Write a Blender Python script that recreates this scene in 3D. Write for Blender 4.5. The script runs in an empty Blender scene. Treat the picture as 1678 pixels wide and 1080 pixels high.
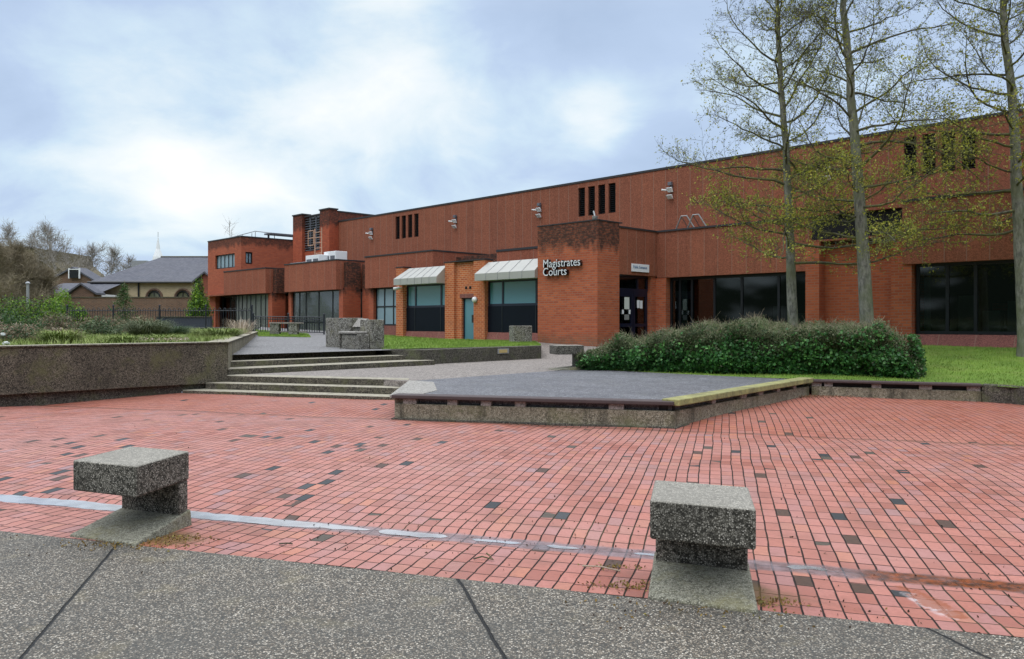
import bpy, math, random
import numpy as np
from mathutils import Vector, Matrix
R = math.radians
scene = bpy.context.scene
COL = scene.collection
# ------------------------------------------------------------ camera
EYE = 1.65
cd = bpy.data.cameras.new('camera'); cam = bpy.data.objects.new('camera', cd); COL.objects.link(cam)
cam.location = (0, 0, EYE); cam.rotation_euler = (R(90), 0, 0)
cd.sensor_width = 36; cd.lens = 1304 / 1678 * 36; cd.shift_y = -13 / 1678
cd.clip_start = .1; cd.clip_end = 3000
scene.camera = cam
# ------------------------------------------------------------ node helper
class G:
    def __init__(s, tree): s.t = tree; s.t.nodes.clear()
    def n(s, typ, ins=None, **props):
        nd = s.t.nodes.new(typ)
        for k, v in props.items(): setattr(nd, k, v)
        for k, v in (ins or {}).items():
            sock = nd.inputs[k]
            if isinstance(v, bpy.types.NodeSocket): s.t.links.new(v, sock)
            elif isinstance(v, bpy.types.Node): s.t.links.new(v.outputs[0], sock)
            else:
                if sock.type == 'RGBA' and len(v) == 3: v = (*v, 1)
                sock.default_value = v
        return nd
    def m(s, op, a, b=0., c=None, clamp=False):
        ins = {0: a, 1: b}
        if c is not None: ins[2] = c
        return s.n('ShaderNodeMath', ins, operation=op, use_clamp=clamp).outputs[0]
    def mix(s, f, a, b, blend='MIX'):
        nd = s.t.nodes.new('ShaderNodeMix'); nd.data_type = 'RGBA'; nd.blend_type = blend
        for i, v in ((0, f), (6, a), (7, b)):
            if isinstance(v, bpy.types.NodeSocket): s.t.links.new(v, nd.inputs[i])
            else: nd.inputs[i].default_value = (*v, 1) if isinstance(v, tuple) and len(v) == 3 else v
        return nd.outputs[2]
    def ramp(s, f, stops, interp='LINEAR'):
        nd = s.t.nodes.new('ShaderNodeValToRGB'); s.t.links.new(f, nd.inputs[0])
        cr = nd.color_ramp; cr.interpolation = interp
        while len(cr.elements) < len(stops): cr.elements.new(.5)
        for e, (p, c) in zip(cr.elements, stops):
            e.position = p; e.color = (c, c, c, 1) if isinstance(c, (int, float)) else (*c, 1)
        return nd.outputs[0]
    def noise(s, vec, scale, detail=4, rough=.55, out=0):
        return s.n('ShaderNodeTexNoise', {'Vector': vec, 'Scale': scale, 'Detail': detail, 'Roughness': rough}).outputs[out]
    def map(s, vec, scale=(1, 1, 1), loc=(0, 0, 0)):
        return s.n('ShaderNodeMapping', {'Vector': vec, 'Scale': scale, 'Location': loc}).outputs[0]
    def sep(s, v):
        return s.n('ShaderNodeSeparateXYZ', {0: v}).outputs
    def comb(s, x, y, z=0.):
        return s.n('ShaderNodeCombineXYZ', {0: x, 1: y, 2: z}).outputs[0]
def material(name):
    m = bpy.data.materials.new(name); m.use_nodes = True
    g = G(m.node_tree)
    g.pos = g.n('ShaderNodeNewGeometry').outputs['Position']
    g.uv = g.n('ShaderNodeTexCoord').outputs['UV']
    return m, g
def finish(g, col, rough=.8, bump=None, bs=.3, bd=.01, spec=.3, metal=0., **kw):
    ins = {'Base Color': col, 'Roughness': rough, 'Specular IOR Level': spec, 'Metallic': metal}
    ins.update(kw)
    if bump is not None:
        ins['Normal'] = g.n('ShaderNodeBump', {'Strength': bs, 'Distance': bd, 'Height': bump}).outputs[0]
    b = g.n('ShaderNodeBsdfPrincipled', ins)
    g.n('ShaderNodeOutputMaterial', {0: b.outputs[0]})
# ------------------------------------------------------------ world
w = bpy.data.worlds.new('World'); scene.world = w; w.use_nodes = True
g = G(w.node_tree)
SUN_EL, SUN_AZ = 52, 212        # azimuth clockwise from +Y
d = g.n('ShaderNodeTexCoord').outputs['Generated']
sky = g.n('ShaderNodeTexSky', sky_type='NISHITA', sun_disc=False, sun_elevation=R(SUN_EL), sun_rotation=R(SUN_AZ)).outputs[0]
x, y, z = g.sep(d)
zz = g.m('ADD', g.m('MAXIMUM', z, 0.), .38)
pl = g.comb(g.m('DIVIDE', x, zz), g.m('DIVIDE', y, zz), 0.)
warp = g.noise(pl, 1.1, 3, .5, 1)
wv = g.n('ShaderNodeVectorMath', {0: pl, 1: g.n('ShaderNodeVectorMath', {0: warp, 3: .55}, operation='SCALE').outputs[0]}, operation='ADD').outputs[0]
big = g.noise(g.map(wv, (1, 1, 1), (3.1, 1.7, 0)), 1.25, 8, .50)
lob = None
def pxdir(u, v):
    q = Vector(((u - 839) / 1304, 1, (527 - v) / 1304)).normalized(); return tuple(q)
for (u, v, k, a) in ((960, 190, 900, .26), (1010, 220, 1500, .12), (640, 20, 700, .24), (740, 20, 1500, .12), (560, 170, 260, .14), (760, 250, 260, .16), (260, 250, 300, .05), (430, 100, 400, .08),
                     (300, 330, 120, .10), (960, 40, 400, -.14), (1180, 110, 160, -.04), (1030, 300, 500, -.10), (1500, 60, 60, .10), (90, 90, 120, -.10), (700, 290, 300, -.1), (380, 330, 160, .06)):
    dt = g.n('ShaderNodeVectorMath', {0: d, 1: pxdir(u, v)}, operation='DOT_PRODUCT').outputs['Value']
    e = g.m('MULTIPLY', g.m('EXPONENT', g.m('MULTIPLY', g.m('SUBTRACT', dt, 1.), float(k) * .7)), a)
    lob = e if lob is None else g.m('ADD', lob, e)
fine = g.noise(g.map(wv, (1, 1, 1), (8.3, 2.2, 0)), 3.4, 9, .56)
mid = g.m('ADD', g.m('MULTIPLY', big, .62), g.m('MULTIPLY', fine, .38))
cl = g.m('ADD', g.m('ADD', .5, g.m('MULTIPLY', g.m('SUBTRACT', mid, .5), 1.55)), g.m('MULTIPLY', lob, g.m('MULTIPLY', mid, 1.9)))
cloud = g.ramp(cl, [(.28, (.44, .56, .76)), (.46, (.52, .65, .86)), (.56, (.63, .78, .92)), (.66, (.80, .90, .96)), (.86, (1.03, 1.04, 1.04))])
col = g.mix(.10, cloud, g.n('ShaderNodeVectorMath', {0: sky, 3: .10}, operation='SCALE').outputs[0])
# an overcast sky is brighter overhead than at the horizon
el = g.n('ShaderNodeMapRange', {0: z, 1: .36, 2: .85, 3: 1., 4: 2.9}, interpolation_type='SMOOTHSTEP').outputs[0]
neut = g.n('ShaderNodeMapRange', {0: z, 1: .36, 2: .7, 3: 0., 4: .6}).outputs[0]
col = g.mix(neut, col, (.90, .89, .87))
col = g.n('ShaderNodeVectorMath', {0: col, 3: el}, operation='SCALE').outputs[0]
# far treeline and roofs on the horizon behind the viewer
edge = g.m('ADD', g.m('MULTIPLY', g.noise(g.map(d, (1, 1, .3)), 9, 5, .6), .22), .10)
tl = g.m('MULTIPLY', g.m('LESS_THAN', z, edge), g.m('LESS_THAN', y, -.05))
tcol = g.mix(g.ramp(g.noise(g.map(d, (1, 1, 3)), 7, 3), [(.5, 0.), (.62, 1.)]), (.03, .04, .03), (.38, .41, .43))
col = g.mix(tl, col, tcol)
bg = g.n('ShaderNodeBackground', {0: col, 1: 1.})
g.n('ShaderNodeOutputWorld', {0: bg.outputs[0]})
sd = bpy.data.lights.new('sun', 'SUN'); sd.energy = .75; sd.angle = R(40); sd.color = (1, .95, .88)
so = bpy.data.objects.new('sun', sd); COL.objects.link(so)
so.rotation_euler = (R(90 - SUN_EL), 0, R(180 - SUN_AZ))
vs = scene.view_settings
vs.view_transform = 'Standard'; vs.look = 'None'; vs.exposure = 0.1; vs.gamma = 1
scene.cycles.max_bounces = 8; scene.cycles.transparent_max_bounces = 16
scene.cycles.use_denoising = True

# ------------------------------------------------------------ frame of reference
S = Vector((.704, -.711, 0)); N = Vector((-.711, -.704, 0)); O = Vector((12.25, 24.4, 0))
Cd = Vector((.9535, -.3012, 0)); Dd = Vector((.3012, .9535, 0))
def F(s, n, z=0.): return O + S * s + N * n + Vector((0, 0, z))
def fs(u, n):
    r = (u - 839) / 1304; return (r * (O.y - .704 * n) - O.x + .711 * n) / (.704 + .711 * r)
def fz(u, v, n): return EYE + (527 - v) * (O.y - .711 * fs(u, n) - .704 * n) / 1304
def gp(u, v, z=0.):
    Y = (EYE - z) * 1304 / (v - 527); return Vector(((u - 839) / 1304 * Y, Y, z))
def at(u, v, Y): return Vector(((u - 839) / 1304 * Y, Y, EYE + (527 - v) * Y / 1304))
def zg(x, y): return .82 + .0018 * max(0, -x - 3) * max(0, y - 21)
# ------------------------------------------------------------ mesh helper
class MB:
    def __init__(s): s.v = []; s.f = []; s.mi = []; s.k = 0
    def face(s, pts):
        i = len(s.v); s.v += [tuple(p) for p in pts]; s.f.append(list(range(i, i + len(pts)))); s.mi.append(s.k)
    def hexa(s, b, t):
        i = len(s.v); s.v += [tuple(p) for p in b] + [tuple(p) for p in t]; n = len(b)
        s.f.append([i + k for k in reversed(range(n))]); s.f.append([i + n + k for k in range(n)])
        for k in range(n): s.f.append([i + k, i + (k + 1) % n, i + n + (k + 1) % n, i + n + k])
        s.mi += [s.k] * (n + 2)
        return s
    def box(s, x0, x1, y0, y1, z0, z1):
        return s.hexa([(x0, y0, z0), (x1, y0, z0), (x1, y1, z0), (x0, y1, z0)], [(x0, y0, z1), (x1, y0, z1), (x1, y1, z1), (x0, y1, z1)])
    def fb(s, s0, s1, n0, n1, z0, z1):     # box in facade axes (n1 > n0 is outward)
        q = [F(s0, n1), F(s1, n1), F(s1, n0), F(s0, n0)]
        return s.hexa([p + Vector((0, 0, z0)) for p in q], [p + Vector((0, 0, z1)) for p in q])
    def prism(s, pts, z0, z1):
        return s.hexa([(p[0], p[1], z0) for p in pts], [(p[0], p[1], z1) for p in pts])
    def loc(s, o, ax, ay, x0, x1, y0, y1, z0, z1):
        f = lambda x, y, z: o + ax * x + ay * y + Vector((0, 0, z))
        return s.hexa([f(x0, y0, z0), f(x1, y0, z0), f(x1, y1, z0), f(x0, y1, z0)], [f(x0, y0, z1), f(x1, y0, z1), f(x1, y1, z1), f(x0, y1, z1)])
    def tube(s, pts, r, n=6):
        rr = r if isinstance(r, (list, tuple)) else [r] * len(pts)
        V, Fc = tubes([(np.array([tuple(p) for p in pts], float), np.array(rr, float))], n)
        i = len(s.v); s.v += [tuple(a) for a in V]
        for a in Fc: s.f.append([i + int(b) for b in a]); s.mi.append(s.k)
        return s
    def build(s, name, mats, parent=None, bevel=0., smooth=False, seg=2):
        me = bpy.data.meshes.new(name); me.from_pydata(s.v, [], s.f)
        for m in (mats if isinstance(mats, (list, tuple)) else [mats]): me.materials.append(m)
        me.polygons.foreach_set('material_index', s.mi)
        uvl = me.uv_layers.new(name='UVMap')
        me.update()
        for p in me.polygons:
            nx, ny, nz = p.normal
            if abs(nz) > .75: a, b = S, N
            else:
                a = Vector((-ny, nx, 0)).normalized(); b = Vector((0, 0, 1))
            for li in p.loop_indices:
                co = me.vertices[me.loops[li].vertex_index].co
                uvl.data[li].uv = (co.dot(a), co.dot(b))
            p.use_smooth = smooth
        o = bpy.data.objects.new(name, me); COL.objects.link(o)
        if parent is not None: o.parent = parent; o.matrix_parent_inverse = Matrix.Translation(parent.location).inverted() if parent.type == 'EMPTY' else Matrix()
        if bevel:
            b = o.modifiers.new('bevel', 'BEVEL'); b.width = bevel; b.segments = seg; b.limit_method = 'ANGLE'
        return o
def tubes(lines, n):
    V = []; Fc = []; base = 0
    ang = np.arange(n) * 2 * np.pi / n; ca = np.cos(ang)[None, :, None]; sa = np.sin(ang)[None, :, None]
    for P, r in lines:
        k = len(P); T = np.gradient(P, axis=0); T /= np.linalg.norm(T, axis=1)[:, None] + 1e-9
        up = np.array([0, 0, 1.]) if abs(T[:, 2]).mean() < .8 else np.array([1., 0, 0])
        A = np.cross(T, up); A /= np.linalg.norm(A, axis=1)[:, None] + 1e-9; B = np.cross(T, A)
        V.append((P[:, None, :] + (A[:, None, :] * ca + B[:, None, :] * sa) * r[:, None, None]).reshape(-1, 3))
        i = np.arange(k - 1)[:, None] * n; j = np.arange(n)[None, :]; j2 = (j + 1) % n
        Fc.append(np.stack([i + j, i + j2, i + n + j2, i + n + j], -1).reshape(-1, 4) + base); base += k * n
    return np.concatenate(V), np.concatenate(Fc)
def npmesh(name, V, Fc, mat, parent=None, smooth=False):
    me = bpy.data.meshes.new(name); V = np.asarray(V, np.float32); Fc = np.asarray(Fc, np.int32); k = Fc.shape[1]
    me.vertices.add(len(V)); me.vertices.foreach_set('co', V.ravel())
    me.loops.add(Fc.size); me.loops.foreach_set('vertex_index', Fc.ravel())
    me.polygons.add(len(Fc)); me.polygons.foreach_set('loop_start', np.arange(len(Fc), dtype=np.int32) * k)
    if smooth: me.polygons.foreach_set('use_smooth', np.ones(len(Fc), bool))
    me.materials.append(mat); me.update(calc_edges=True); me.validate()
    o = bpy.data.objects.new(name, me); COL.objects.link(o)
    if parent is not None: o.parent = parent; o.matrix_parent_inverse = Matrix.Translation(parent.location).inverted()
    return o
def leaves(name, P, size, mat, parent, rng, flat=0., asp=.55):
    P = np.asarray(P, float); n = len(P)
    a = rng.normal(size=(n, 3)); a[:, 2] *= (1 - flat); a /= np.linalg.norm(a, axis=1)[:, None]
    b = np.cross(a, rng.normal(size=(n, 3))); b /= np.linalg.norm(b, axis=1)[:, None]
    s = (size * rng.uniform(.6, 1.35, n))[:, None]
    V = np.stack([P - a * s * .5, P + b * s * asp * .5, P + a * s * .5, P - b * s * asp * .5], 1).reshape(-1, 3)
    return npmesh(name, V, np.arange(4 * n).reshape(-1, 4), mat, parent)
def blades(name, P, h, wd, lean, mat, parent, rng):
    P = np.asarray(P, float); n = len(P); az = rng.uniform(0, 2 * np.pi, n)
    hh = h * rng.uniform(.5, 1.3, n)
    t = np.stack([np.cos(az), np.sin(az), 0 * az], 1); sd = np.stack([-np.sin(az), np.cos(az), 0 * az], 1) * wd / 2
    tip = P + t * (hh * lean * rng.uniform(.2, 1.5, n))[:, None]; tip[:, 2] += hh
    V = np.stack([P - sd, P + sd, tip], 1).reshape(-1, 3)
    return npmesh(name, V, np.arange(3 * n).reshape(-1, 3), mat, parent)
def tag(o, label=None, cat=None, group=None, kind=None):
    for k, v in (('label', label), ('category', cat), ('group', group), ('kind', kind)):
        if v: o[k] = v
    return o
def empty(name, loc, label, cat, group=None):
    o = bpy.data.objects.new(name, None); COL.objects.link(o); o.location = loc; o.empty_display_size = .2
    bpy.context.view_layer.update()
    return tag(o, label, cat, group)
def ratio_grid(A, B, nu, nv, zf=None):
    """surface between polyline A (front) and B (back); returns sampler"""
    A = [Vector(p) for p in A]; B = [Vector(p) for p in B]
    def along(L, t):
        ln = [(L[i + 1] - L[i]).length for i in range(len(L) - 1)]; d = t * sum(ln)
        for i, l in enumerate(ln):
            if d <= l or i == len(ln) - 1: return L[i].lerp(L[i + 1], min(1, d / l))
            d -= l
    def f(u, v):
        p = along(A, u).lerp(along(B, u), v)
        if zf: p.z = zf(p.x, p.y, p.z)
        return p
    return f
def grid_mesh(name, f, nu, nv, mat, smooth=True):
    V = [tuple(f(i / nu, j / nv)) for j in range(nv + 1) for i in range(nu + 1)]
    Fc = [(j * (nu + 1) + i, j * (nu + 1) + i + 1, (j + 1) * (nu + 1) + i + 1, (j + 1) * (nu + 1) + i) for j in range(nv) for i in range(nu)]
    me = bpy.data.meshes.new(name); me.from_pydata(V, [], Fc); me.materials.append(mat)
    for p in me.polygons: p.use_smooth = smooth
    o = bpy.data.objects.new(name, me); COL.objects.link(o); return tag(o, kind='structure')

# ------------------------------------------------------------ materials
def brick_mat(name, c1, c2, mortar, soot_z=None, soot=.8, bw=.25, bh=.088, damp=None):
    m, g = material(name)
    b = g.n('ShaderNodeTexBrick', {'Vector': g.uv, 'Color1': c1, 'Color2': c2, 'Mortar': mortar, 'Scale': 1., 'Mortar Size': .0135, 'Mortar Smooth': .3,
                                   'Bias': 0., 'Brick Width': bw, 'Row Height': bh})
    c = b.outputs[0]
    c = g.mix(g.m('MULTIPLY', g.ramp(g.noise(g.pos, .7, 5), [(.35, 0.), (.7, 1.)]), .45), c, tuple(a * .55 for a in c1))
    c = g.mix(g.m('MULTIPLY', g.noise(g.pos, 14, 3), .35), c, tuple(min(1, a * 1.5) for a in c2))
    if soot_z:
        zc = g.sep(g.pos)[2]
        for (za, zb) in soot_z:
            k = g.n('ShaderNodeMapRange', {0: zc, 1: za, 2: zb, 3: 0., 4: 1.}).outputs[0]
            msk = g.m('MULTIPLY', g.ramp(g.m('ADD', g.m('MULTIPLY', k, .75), g.m('MULTIPLY', g.noise(g.map(g.pos, (1, 1, .5)), 2.2, 6, .65), .75)), [(.56, 0.), (.74, 1.)]), soot)
            msk = g.m('MULTIPLY', msk, g.ramp(g.noise(g.map(g.pos, (1, 1, 2)), 6, 6, .7), [(.33, .45), (.55, 1.)]))
            c = g.mix(msk, c, (.028, .018, .014))
    if damp:
        zc = g.sep(g.pos)[2]
        k = g.n('ShaderNodeMapRange', {0: zc, 1: damp + .7, 2: damp, 3: 0., 4: 1.}).outputs[0]
        c = g.mix(g.ramp(g.m('MULTIPLY', k, g.m('ADD', g.noise(g.pos, 5), .4)), [(.45, 0.), (1., .55)]), c, (.12, .10, .06))
    finish(g, c, .85, g.m('MULTIPLY', b.outputs[1], -1.), .5, .006)
    return m
BRICK = brick_mat('brick orange', (.49, .128, .05), (.30, .066, .03), (.25, .16, .11), [(3.9, 5.6)], .92, damp=.9)
BRICKW = brick_mat('brick wing', (.46, .115, .052), (.31, .068, .034), (.24, .12, .08), [(6.3, 7.5)], .8)
BRICKD = brick_mat('brick sooty recess', (.43, .105, .048), (.29, .064, .032), (.22, .11, .07), [(2.4, 4.7)], .97)
BRICKP = brick_mat('brick plant room', (.46, .10, .042), (.30, .06, .028), (.2, .08, .05), [(7.3, 8.8)], .85)
BRICKA = brick_mat('brick annex', (.56, .15, .045), (.32, .07, .028), (.56, .36, .21), None)
BRICKO = brick_mat('old garden brick', (.19, .10, .065), (.10, .06, .045), (.22, .18, .13), None)
BRICKR = brick_mat('red house brick', (.30, .08, .045), (.2, .06, .04), (.15, .1, .07), None)
BRICKY = brick_mat('stock brick', (.50, .41, .25), (.38, .30, .18), (.4, .34, .25), None)
def panel_mat(name, cols, width=.6, off=0., joint=(.25, .16, .12), jw=.012):
    m, g = material(name)
    u, v, _ = g.sep(g.uv)
    a = g.m('ADD', g.m('DIVIDE', u, width), off); cell = g.m('FLOOR', a); fr = g.m('FRACT', a)
    rnd = g.n('ShaderNodeTexWhiteNoise', {'W': cell}, noise_dimensions='1D').outputs[0]
    c = g.mix(rnd, cols[0], cols[1])
    vv = g.map(g.uv, (7, .35, 1))
    c = g.mix(g.m('MULTIPLY', g.ramp(g.noise(vv, 1., 6, .65), [(.4, 0.), (.72, 1.)]), .32), c, cols[2])
    c = g.mix(g.m('MULTIPLY', g.ramp(g.noise(g.map(g.uv, (14, .5, 1), (5, 3, 0)), 1., 5, .6), [(.55, 0.), (.75, 1.)]), .3), c, tuple(x * .38 for x in cols[1]))
    c = g.mix(g.m('MULTIPLY', g.ramp(g.noise(g.map(g.uv, (.35, .8, 1)), 1., 6, .7), [(.45, 0.), (.65, 1.)]), .4), c, tuple(x * .55 for x in cols[0]))
    sp = g.n('ShaderNodeTexVoronoi', {'Vector': g.pos, 'Scale': 42.})
    c = g.mix(.45, c, g.mix(g.sep(sp.outputs['Color'])[0], tuple(x * .4 for x in cols[0]), tuple(min(1, x * 1.8) for x in cols[0])))
    j = g.m('LESS_THAN', g.m('ABSOLUTE', g.m('SUBTRACT', fr, .5)), .5 - jw / width)
    c = g.mix(g.m('MULTIPLY', g.m('SUBTRACT', 1., j), .75), c, joint)
    finish(g, c, .9, sp.outputs['Distance'], .5, .01)
    return m
PANEL = panel_mat('red aggregate panel', [(.25, .083, .046), (.16, .054, .033), (.35, .16, .10)])
PANELL = panel_mat('fascia panel', [(.27, .085, .048), (.20, .058, .035), (.34, .14, .085)], .78)
PANELR = panel_mat('sill panel', [(.22, .085, .07), (.18, .065, .055), (.24, .12, .09)], 1.0)
def plain(name, col, rough=.5, spec=.5, metal=0., var=.25, nscale=6.):
    m, g = material(name)
    c = g.mix(g.m('MULTIPLY', g.noise(g.pos, nscale, 5, .65), var * 2), col, tuple(a * .35 for a in col))
    r = g.m('ADD', g.m('MULTIPLY', g.noise(g.pos, nscale * 2, 3), .25), rough - .12)
    finish(g, c, r, g.noise(g.pos, nscale * 8, 3), .08, .004, spec, metal)
    return m
COPE = plain('dark coping', (.028, .026, .028), .6)
FRAME = plain('black frame', (.006, .009, .013), .4)
FRAMEB = plain('blue black frame', (.006, .010, .028), .35)
DARKP = plain('navy panel', (.004, .007, .014), .45, .15)
METAL = plain('awning metal', (.42, .41, .37), .4, .5, .25, .12, 3)
GREYM = plain('grey metal', (.36, .37, .38), .45, .5, .3)
WHITE = plain('white paint', (.78, .79, .80), .45, .4, 0, .1)
LOUV = plain('louvre', (.014, .014, .017), .7, .2)
LOUVG = plain('louvre grey', (.13, .135, .16), .5)
BLIND = plain('blind', (.62, .66, .62), .8, .2, 0, .12, 2)
CREAM = plain('cream rail', (.5, .30, .2), .5)
FENCE = plain('railings paint', (.012, .016, .026), .45)
NAVYW = plain('slate blue wall', (.035, .043, .065), .7)
SILVER = plain('silver letter', (.72, .74, .76), .4, .5, .1, .05)
BLACK = plain('letter return', (.012, .012, .014), .4)
PAPER = plain('paper', (.72, .74, .78), .7, .2, 0, .05)
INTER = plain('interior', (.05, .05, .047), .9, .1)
INTERL = plain('interior pale', (.22, .25, .23), .8, .1)
AMBER = plain('lamp lens', (.55, .42, .18), .3)
ROOF = plain('roof felt', (.09, .09, .09), .9)
WOODD = plain('dark weathered timber', (.085, .06, .058), .6, .35, 0, .35, 9)
RAFT = plain('black gap shade', (.02, .02, .022), .6)
STONEW = plain('pale stone', (.55, .58, .55), .7)
BLUES = plain('blue lettering', (.05, .14, .33), .6)
def glass_mat(name, tint=(.75, .82, .82), body=None, bf=0.):
    m, g = material(name)
    tr = g.n('ShaderNodeBsdfTransparent', {0: tint}).outputs[0]
    gl = g.n('ShaderNodeBsdfGlossy', {'Color': (.9, .95, 1.), 'Roughness': .03}).outputs[0]
    fr = g.n('ShaderNodeFresnel', {'IOR': 1.72}).outputs[0]
    sh = g.n('ShaderNodeMixShader', {0: fr, 1: tr, 2: gl}).outputs[0]
    if body:
        df = g.n('ShaderNodeBsdfPrincipled', {'Base Color': body, 'Roughness': .25, 'Specular IOR Level': .6}).outputs[0]
        sh = g.n('ShaderNodeMixShader', {0: bf, 1: sh, 2: df}).outputs[0]
    g.n('ShaderNodeOutputMaterial', {0: sh}); return m
GLASS = glass_mat('window glass', (.55, .63, .62))
GLASSB = glass_mat('blue film glass', (.3, .5, .55), (.10, .26, .31), .85)
GLASSP = glass_mat('pale glass', (.4, .5, .55), (.25, .36, .42), .8)
GLASSG = glass_mat('grey blind glass', (.4, .45, .45), (.27, .29, .27), .6)
GLASSM = glass_mat('smoky glass', (.45, .5, .5), (.16, .18, .18), .45)
def agg_mat(name, base, lo, hi, scale, moss=None, stain=.6, mossz=None, rough=.9, puddle=False, contrast=.6, top=None, drip=False):
    m, g = material(name)
    wv = g.n('ShaderNodeVectorMath', {0: g.pos, 1: g.n('ShaderNodeVectorMath', {0: g.noise(g.pos, scale * .8, 2, .5, 1), 3: .4 / scale}, operation='SCALE').outputs[0]}, operation='ADD').outputs[0]
    v = g.n('ShaderNodeTexVoronoi', {'Vector': wv, 'Scale': float(scale), 'Randomness': 1.})
    rc = g.sep(v.outputs['Color'])
    stone = g.ramp(rc[0], [(0., lo), (contrast, base), (contrast + .18, tuple((a + b) / 2 for a, b in zip(base, hi))), (1., hi)])
    c = g.mix(g.ramp(v.outputs['Distance'], [(.25, 0.), (.55, 1.)]), stone, tuple(a * .6 for a in lo))
    v2 = g.n('ShaderNodeTexVoronoi', {'Vector': g.map(g.pos, (1, 1, 1), (3.3, 1.7, .4)), 'Scale': float(scale) * 2.3, 'Randomness': 1.})
    c2 = g.ramp(g.sep(v2.outputs['Color'])[1], [(0., lo), (.5, base), (1., hi)])
    c = g.mix(g.ramp(g.noise(g.pos, scale * .35, 2), [(.42, .0), (.62, .6)]), c, c2)
    c = g.mix(g.m('MULTIPLY', g.ramp(g.noise(g.pos, 1.6, 7, .68), [(.38, 0.), (.68, 1.)]), stain), c, tuple(a * .6 for a in lo))
    if moss: c = g.mix(g.m('MULTIPLY', g.ramp(g.noise(g.map(g.pos, (1, 1, 1), (7, 2, 1)), 2.3, 8, .7), [(.5, 0.), (.68, 1.)]), .7), c, moss)
    if drip: c = g.mix(g.m('MULTIPLY', g.ramp(g.noise(g.map(g.pos, (1, 1, .15), (4, 1, 0)), 2.1, 6, .7), [(.52, 0.), (.64, 1.)]), .75), c, (.035, .033, .024))
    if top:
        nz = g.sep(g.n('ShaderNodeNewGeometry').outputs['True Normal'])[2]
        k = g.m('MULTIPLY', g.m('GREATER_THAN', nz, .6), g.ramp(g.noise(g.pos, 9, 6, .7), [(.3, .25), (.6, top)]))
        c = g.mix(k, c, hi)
    finish(g, c, rough, g.m('SUBTRACT', 1., v.outputs['Distance']), .6, .004, .35)
    return m
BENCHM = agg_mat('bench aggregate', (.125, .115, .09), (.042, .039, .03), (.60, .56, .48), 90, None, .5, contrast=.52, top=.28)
BENCHF = agg_mat('bench foot concrete', (.30, .29, .22), (.16, .155, .115), (.46, .44, .36), 100, (.20, .18, .08), .35)
WALLM = agg_mat('planter wall aggregate', (.135, .115, .08), (.045, .04, .03), (.44, .38, .29), 78, (.12, .12, .05), .6, contrast=.5)
WALLD = agg_mat('dark wall aggregate', (.12, .11, .085), (.05, .045, .036), (.36, .33, .27), 60, (.10, .11, .05), .6)
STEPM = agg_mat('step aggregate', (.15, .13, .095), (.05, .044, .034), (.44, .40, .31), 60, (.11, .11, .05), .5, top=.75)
DECKW = agg_mat('deck wall aggregate', (.38, .34, .24), (.19, .165, .115), (.58, .54, .43), 60, (.12, .12, .05), .6, drip=True)
PATHM = agg_mat('path gravel', (.33, .29, .26), (.20, .175, .155), (.52, .47, .42), 38, None, .25)
PATHU = agg_mat('grey path gravel', (.27, .262, .26), (.18, .175, .172), (.40, .39, .38), 38, None, .3)
DECKM = agg_mat('blue grey gravel', (.19, .19, .205), (.09, .09, .10), (.46, .46, .47), 45, (.12, .12, .115), .6, rough=.6)
BLOCKM = agg_mat('grey block aggregate', (.28, .27, .23), (.10, .09, .075), (.62, .6, .54), 30, (.20, .19, .12), .4, contrast=.5)
PADM = agg_mat('pad concrete', (.42, .40, .36), (.3, .28, .25), (.55, .52, .48), 50, None, .3)
def moss_wood():
    m, g = material('mossy timber')
    c = g.mix(g.ramp(g.noise(g.pos, 3.5, 7, .7), [(.38, 0.), (.62, 1.)]), (.19, .18, .085), (.33, .32, .13))
    c = g.mix(g.ramp(g.noise(g.pos, 22, 4), [(.5, 0.), (.75, .7)]), c, (.10, .085, .05))
    finish(g, c, .9, g.noise(g.pos, 40, 4), .5, .006); return m
MOSSW = moss_wood()
def asphalt():
    m, g = material('exposed aggregate slabs')
    v = g.n('ShaderNodeTexVoronoi', {'Vector': g.pos, 'Scale': 105.})
    rc = g.sep(v.outputs['Color'])
    c = g.ramp(rc[0], [(0., (.035, .032, .027)), (.35, (.10, .09, .072)), (.6, (.20, .175, .135)), (.8, (.37, .32, .25)), (1., (.74, .68, .57))])
    c = g.mix(g.m('MULTIPLY', rc[1], .35), c, (.20, .13, .08))
    c = g.mix(g.ramp(v.outputs['Distance'], [(.3, 0.), (.65, .85)]), c, (.04, .04, .036))
    c = g.mix(g.m('MULTIPLY', g.ramp(g.noise(g.pos, .9, 7, .65), [(.4, 0.), (.68, 1.)]), .5), c, (.075, .075, .068))
    c = g.mix(g.m('MULTIPLY', g.ramp(g.noise(g.pos, 2.6, 5, .6), [(.58, 0.), (.75, 1.)]), .35), c, (.24, .20, .11))
    q = g.n('ShaderNodeVectorMath', {0: g.pos, 1: (.97, .25, 0)}, operation='DOT_PRODUCT').outputs['Value']
    q = g.m('ADD', q, g.m('MULTIPLY', g.m('SUBTRACT', g.noise(g.pos, 6, 3), .5), .02))
    fr = g.m('FRACT', g.m('ADD', g.m('DIVIDE', g.m('SUBTRACT', q, .94), 2.3), 50.5))
    dist = g.m('MULTIPLY', g.m('ABSOLUTE', g.m('SUBTRACT', fr, .5)), 2.3)
    j = g.ramp(dist, [(.004, 1.), (.011, 0.)])
    c = g.mix(g.ramp(dist, [(.0, .45), (.05, 0.)]), c, (.05, .05, .045))
    c = g.mix(j, c, (.012, .012, .012))
    h = g.m('SUBTRACT', g.m('MULTIPLY', g.m('SUBTRACT', 1., v.outputs['Distance']), .35), g.m('MULTIPLY', j, 3.))
    finish(g, c, .7, h, 1., .005, .3); return m
ASPH = asphalt()
BW, BL = .113, .215
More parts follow.
